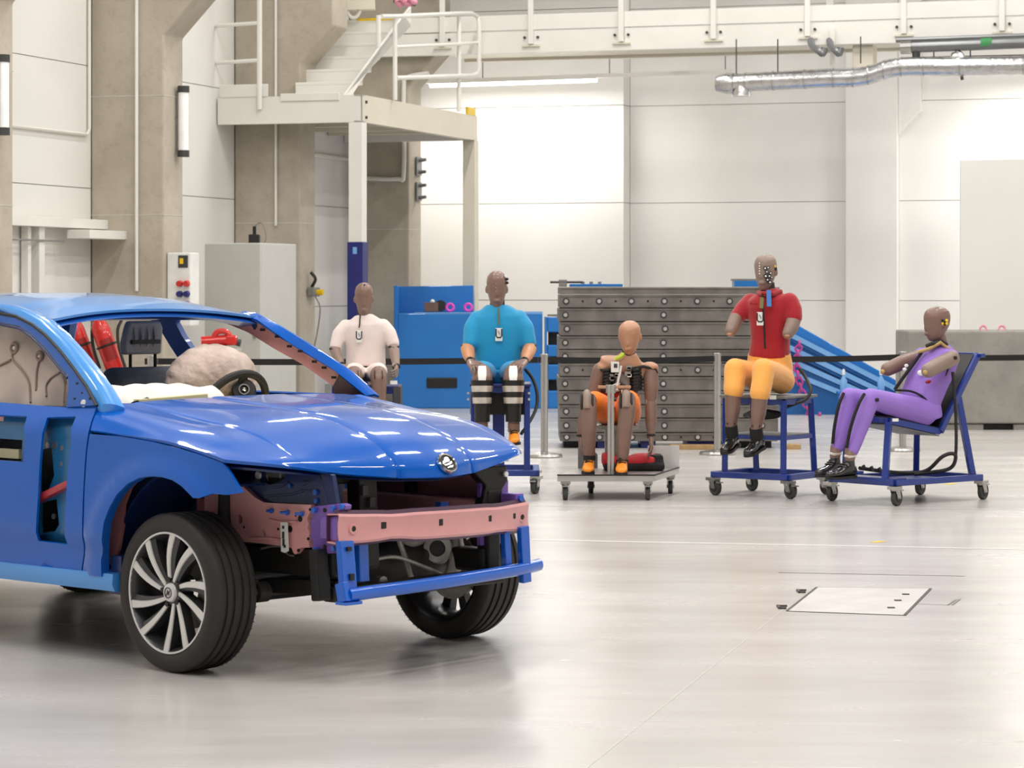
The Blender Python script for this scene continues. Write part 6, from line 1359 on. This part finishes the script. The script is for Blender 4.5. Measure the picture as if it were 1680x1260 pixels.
hC = a_(1256, 446, -.01); fh = V((-.42, -.86, -.12)).normalized(); Rh = fh.cross(V((0, 0, 1))).normalized()
head(wD, hC, fh, .27, .165, .205, 'skin_grey')
for k, (px, py, r) in enumerate(((1255, 440, .011), (1260, 439, .009), (1258, 446, .009), (1264, 448, .009), (1256, 453, .012), (1262, 453, .010), (1259, 459, .010), (1263, 463, .011), (1266, 455, .008))):
    p = at(px, py, D0 - .105 + .0012 * (px - 1256) * 1.0); ob('target_dot', MB().cyl(p + V((0, .02, 0)), p + V((0, -.014, 0)), r * 1.25, 10), 'black', wD, world=True); ob('target_dot', MB().cyl(p, p + V((0, -.018, 0)), r * .62, 10), 'white_plastic', wD, world=True)
for k in range(5): p = at(1246, 432 + k * 4.2, D0 - .10); ob('target_dot', MB().cyl(p + V((0, .02, 0)), p + V((0, -.012, 0)), .005, 8), 'white_plastic', wD, world=True)
for px, py, m in ((1270, 437, 'yellow'), (1272, 441, 'black'), (1268, 443, 'yellow')): p = at(px, py, D0 - .055); ob('sticker', MB().ell(p, (.015, .010, .015), None, 8, 6), m, wD, world=True)
badge_card(wD, a_(1251, 482, -.13), a_(1247, 523, -.17), .05, 'black_cloth'); ob('strap', MB().beam(a_(1250, 488, -.15), a_(1249, 506, -.18), .028, .006, (0, 1, 0)), 'strap_olive', wD, world=True, smooth=0)
ob('blue_tag', MB().beam(a_(1261, 476, -.14), a_(1262, 503, -.17), .034, .006, (0, 1, 0)), 'sticker_blue', wD, world=True, smooth=0)
for x0, x1 in ((1230, 1243), (1267, 1280)): ob('print_line', MB().beam(a_(x0, 498, -.125), a_(x1, 499, -.13), .012, .008, (0, 1, 0)), 'red_dark', jk, world=True, smooth=0)
# =================================================================== figure in the purple suit, leaning back
D0 = 20.05
fP = V((-.78, -.627, 0)); lP = V((.627, -.78, 0))
FLp, FRp, RLp, RRp = V((2.328, 20.07, 0)), V((2.735, 19.6, 0)), V((3.062, 20.66, 0)), V((3.456, 20.2, 0))
ch = thing('reclining_cart', 'blue cart with tilted black seat back carrying the purple dummy', 'cart', ((FLp + RRp) / 2)[:], 0, 'dummy carts')
cart_base(ch, FLp, FRp, RLp, RRp, .165, yaw=math.radians(-125), wd=.045)
ob('foot_plate', MB().add([FLp + Zv * .19 - fP * .12, FRp + Zv * .19 - fP * .12, FRp + Zv * .19 + fP * .02, FLp + Zv * .19 + fP * .02], [(0, 1, 2, 3)]), 'cart_blue', ch, world=True, solid=.012, smooth=0)
ob('foot_rest', MB().beam(at(1345, 770, 19.85), at(1412, 776, 19.7), .12, .02), 'cart_blue', ch, world=True, smooth=0)
ob('base_tray', MB().add([RLp + Zv * .15 + fP * .1, RRp + Zv * .15 + fP * .1, FRp + Zv * .15 - fP * .3, FLp + Zv * .15 - fP * .3], [(0, 1, 2, 3)]), 'navy', ch, world=True, solid=.008, smooth=0)
nA, nB, nC = at(1458, 690, 19.74), at(1541, 708, 20.0), at(1602, 583, 20.3); off = lP * -.40
def bb_(name, a, b, wd, ht, m='cart_blue', up=(0, 0, 1)): return ob(name, MB().beam(a, b, wd, ht, up), m, ch, world=True, smooth=0, bevel=.005)
for q in (V((0, 0, 0)), off): bb_('seat_rail', nA + q, nB + q, .035, .045); bb_('back_rail', nB + q, nC + q, .05, .05)
bb_('seat_rail', nA, nA + off, .035, .04); bb_('seat_rail', nB, nB + off, .04, .04); bb_('back_rail', nC - lP * .0, nC + off, .04, .04)
bb_('push_handle', nC + lP * .05 - fP * .02, nC + off - lP * .05 - fP * .02, .05, .03)
ob('seat_pan', MB().add([nA + Zv * .024, nB + Zv * .024, nB + off + Zv * .024, nA + off + Zv * .024], [(0, 1, 2, 3)]), 'black', ch, world=True, solid=.012, smooth=0)
ob('back_panel', MB().add([nB + Zv * .03 - fP * .0, nC + fP * .02, nC + off + fP * .02, nB + off + Zv * .03], [(0, 1, 2, 3)]), 'black', ch, world=True, solid=.03, smooth=0)
ob('seat_underside', MB().add([nA - Zv * .03, nB - Zv * .03, nB + off - Zv * .03, nA + off - Zv * .03], [(0, 1, 2, 3)]), 'mid_grey', ch, world=True, solid=.008, smooth=0)
for q in (V((0, 0, 0)), off):
    ft = at(1452, 790, 19.66) if q.length < .1 else at(1452, 790, 19.66) + off; ft.z = .17
    bb_('leg', nA + q + V((0, 0, -.01)), ft, .045, .045)
    mid = nB.lerp(nC, .45) + q; rt = (RRp - lP * .03 + fP * .06) if q.length < .1 else (RLp + lP * .03 + fP * .06); rt = rt + Zv * .17
    bb_('leg', mid - fP * .02, rt, .045, .045)
ob('label', MB().box(at(1469, 689, 19.7), (.045, .004, .022)), 'white_plastic', ch, world=True, smooth=0)
ob('cable', MB().tube(spline([at(1563, 610, 19.95), at(1568, 680, 19.95), at(1568, 745, 19.95), at(1560, 768, 20.0), at(1530, 774, 20.0)], 6), .012, 8), 'black_rubber', ch, world=True)
ob('cable', MB().tube(spline([at(1410, 768, 19.8), at(1440, 772, 19.9), at(1485, 776, 20.0), at(1520, 772, 20.0), at(1545, 750, 19.95), at(1562, 744, 19.95), at(1568, 752, 19.95), at(1555, 770, 20.0), at(1500, 778, 20.0)], 6), .014, 8), 'black_rubber', ch, world=True)
for k in range(4): ob('cable_clip', MB().tube([at(1416 + k * 13, 763 + k * 2, 19.85), at(1420 + k * 13, 771 + k * 2, 19.85)], .012, 6), 'dark_grey', ch, world=True)
wE = dummy('crash test dummy in a purple suit leaning back with bare arm stubs', at(1510, 690, 20.0))
sp3 = [(a_(1506, 676, .0), .165, .125), (a_(1510, 655, .02), .165, .125), (a_(1520, 630, .06), .165, .125), (a_(1531, 605, .10), .175, .125), (a_(1540, 585, .13), .175, .11), (a_(1544, 573, .15), .11, .085), (a_(1546, 566, .16), .07, .065)]
mb = torso(MB(), sp3, -lP)
mb.ell(a_(1561, 586, -.04), (.06, .06, .06)); mb.ell(a_(1512, 583, .28), (.06, .06, .06))
su = ob('suit_top', remesh(mb, .012, 5), 'purple_suit', wE, world=True, smooth=60)
mb = torso(MB(), [(a_(1512, 690, .0), .17, .12), (a_(1508, 668, .0), .17, .13)], -lP)
lgs = (((1515, 676, -.08), (1428, 653, -.40), (1398, 738, -.46)), ((1490, 672, .14), (1393, 652, -.14), (1374, 733, -.22)))
for h_, k_, e_ in lgs: mb.limb([(a_(*h_), .105), (a_((h_[0] + k_[0]) / 2, (h_[1] + k_[1]) / 2 + 1, (h_[2] + k_[2]) / 2), .090), (a_(*k_), .072), (a_((k_[0] * .6 + e_[0] * .4), (k_[1] * .6 + e_[1] * .4), k_[2] - .03), .066), (a_(*e_), .052)])
sb_ = ob('suit_trousers', remesh(mb, .012, 5), 'purple_suit', wE, world=True, smooth=60)
ob('seam', MB().tube(spline([a_(1418, 646, -.475), a_(1408, 665, -.515), a_(1396, 700, -.52), a_(1389, 735, -.505)], 5), .012, 6), 'black_cloth', sb_, world=True); ob('seam', MB().tube(spline([a_(1384, 645, -.21), a_(1376, 665, -.255), a_(1369, 700, -.27), a_(1366, 728, -.265)], 5), .012, 6), 'black_cloth', sb_, world=True)
ob('seam', MB().tube(spline([a_(1440, 669, -.40), a_(1475, 672, -.29), a_(1505, 673, -.19), a_(1522, 671, -.13)], 5), .008, 6), 'black_cloth', sb_, world=True)
ob('suit_seam', MB().tube(spline([a_(1461, 640, -.03) if False else a_(1468, 639, -.03), a_(1483, 618, -.0), a_(1500, 595, .04), a_(1514, 575, .06)], 5), .014, 6), 'black_cloth', su, world=True)
ob('suit_seam', MB().tube(spline([a_(1524, 672, -.13), a_(1540, 640, -.08), a_(1553, 610, -.05), a_(1564, 585, -.06)], 5), .009, 6), 'black_cloth', su, world=True); ob('suit_seam', MB().tube(spline([a_(1468, 640, -.05), a_(1495, 642, -.12), a_(1515, 652, -.135), a_(1525, 664, -.13)], 5), .008, 6), 'black_cloth', su, world=True)
for px, py, dd, m, r in ((1511, 612, -.07, 'white_plastic', .028), (1524, 628, -.085, 'red_dark', .028), (1531, 634, -.085, 'red_dark', .022), (1527, 643, -.105, 'sticker_blue', .028), (1510, 661, -.15, 'skin_light', .030), (1487, 600, -.01, 'white_plastic', .016), (1484, 606, -.015, 'white_plastic', .016)):
    ob('patch', MB().ell(a_(px, py, dd), (r, r * .5, r * .8), None, 12, 8), m, su, world=True)
p = a_(1437, 656, -.455); ob('hip_bolt', MB().cyl(p, p + lP * .02, .014, 10), 'black', sb_, world=True)
limbpart('arm_stub', wE, [(a_(1562, 588, -.10), .058), (a_(1543, 597, -.18), .058), (a_(1523, 608, -.27), .054)], 'skin_grey'); limbpart('arm_stub', wE, [(a_(1505, 587, .24), .056), (a_(1478, 596, .12), .056), (a_(1456, 606, .02), .052)], 'skin')
for px, py, dd in ((1518, 611, -.31), (1448, 610, -.02)): ob('stub_plate', MB().ell(a_(px, py, dd), (.018, .016, .018), None, 10, 8), 'strap_gold', wE, world=True)
p = a_(1565, 587, -.155); ob('shoulder_bolt', MB().cyl(p, p + lP * .02, .014, 10), 'black', wE, world=True)
ob('neck', MB().tube([a_(1545, 572, .14), a_(1539, 548, .13)], [.058, .050], 14), 'skin', wE, world=True)
ob('collar_ring', MB().tube([a_(1520, 568, .05), a_(1530, 564, .02), a_(1545, 560, .04), a_(1553, 566, .08)], .016, 8), 'black_rubber', wE, world=True); ob('neck_strap', MB().tube([a_(1506, 578, .06), a_(1525, 572, .02), a_(1543, 562, .02), a_(1556, 573, .04)], .014, 8), 'strap_gold', wE, world=True)
fh = V((-.92, -.35, -.10)).normalized()
hd_ = head(wE, a_(1537, 531, .10), fh, .25, .165, .205, 'skin', nose=True)
for k, (px, py, m) in enumerate(((1550, 528, 'black'), (1547, 531, 'yellow'), (1553, 531, 'yellow'), (1547, 526, 'black'), (1553, 526, 'yellow'), (1550, 532, 'black'))):
    p = a_(px, py, .022 - .001 * (px - 1548)); ob('target_mark', MB().ell(p, (.012, .010, .012), None, 8, 6), m, hd_, world=True)
for e_, to in (((1396, 742, -.46), (1355, 765, -.60)), ((1372, 738, -.22), (1338, 765, -.38))):
    lg = limbpart('ankle', wE, [(a_(e_[0], e_[1] - 4, e_[2]), .044), (a_(e_[0] - 2, e_[1] + 10, e_[2] - .02), .040)], 'skin')
    ob('ankle_ring', MB().tube([a_(e_[0] - 10, e_[1] + 6, e_[2] - .03), a_(e_[0] - 2, e_[1] + 8, e_[2] - .06), a_(e_[0] + 8, e_[1] + 6, e_[2] - .03)], .010, 6), 'silver_tape', lg, world=True)
    he = a_(e_[0] + 6, 770, e_[2] + .03); tp3 = a_(to[0] + 2, 772, to[2]); he.z = tp3.z = .215
    shoe(wE, a_(e_[0] - 2, e_[1] + 12, e_[2] - .02), he, tp3, 'black_shiny', 'black', .046)
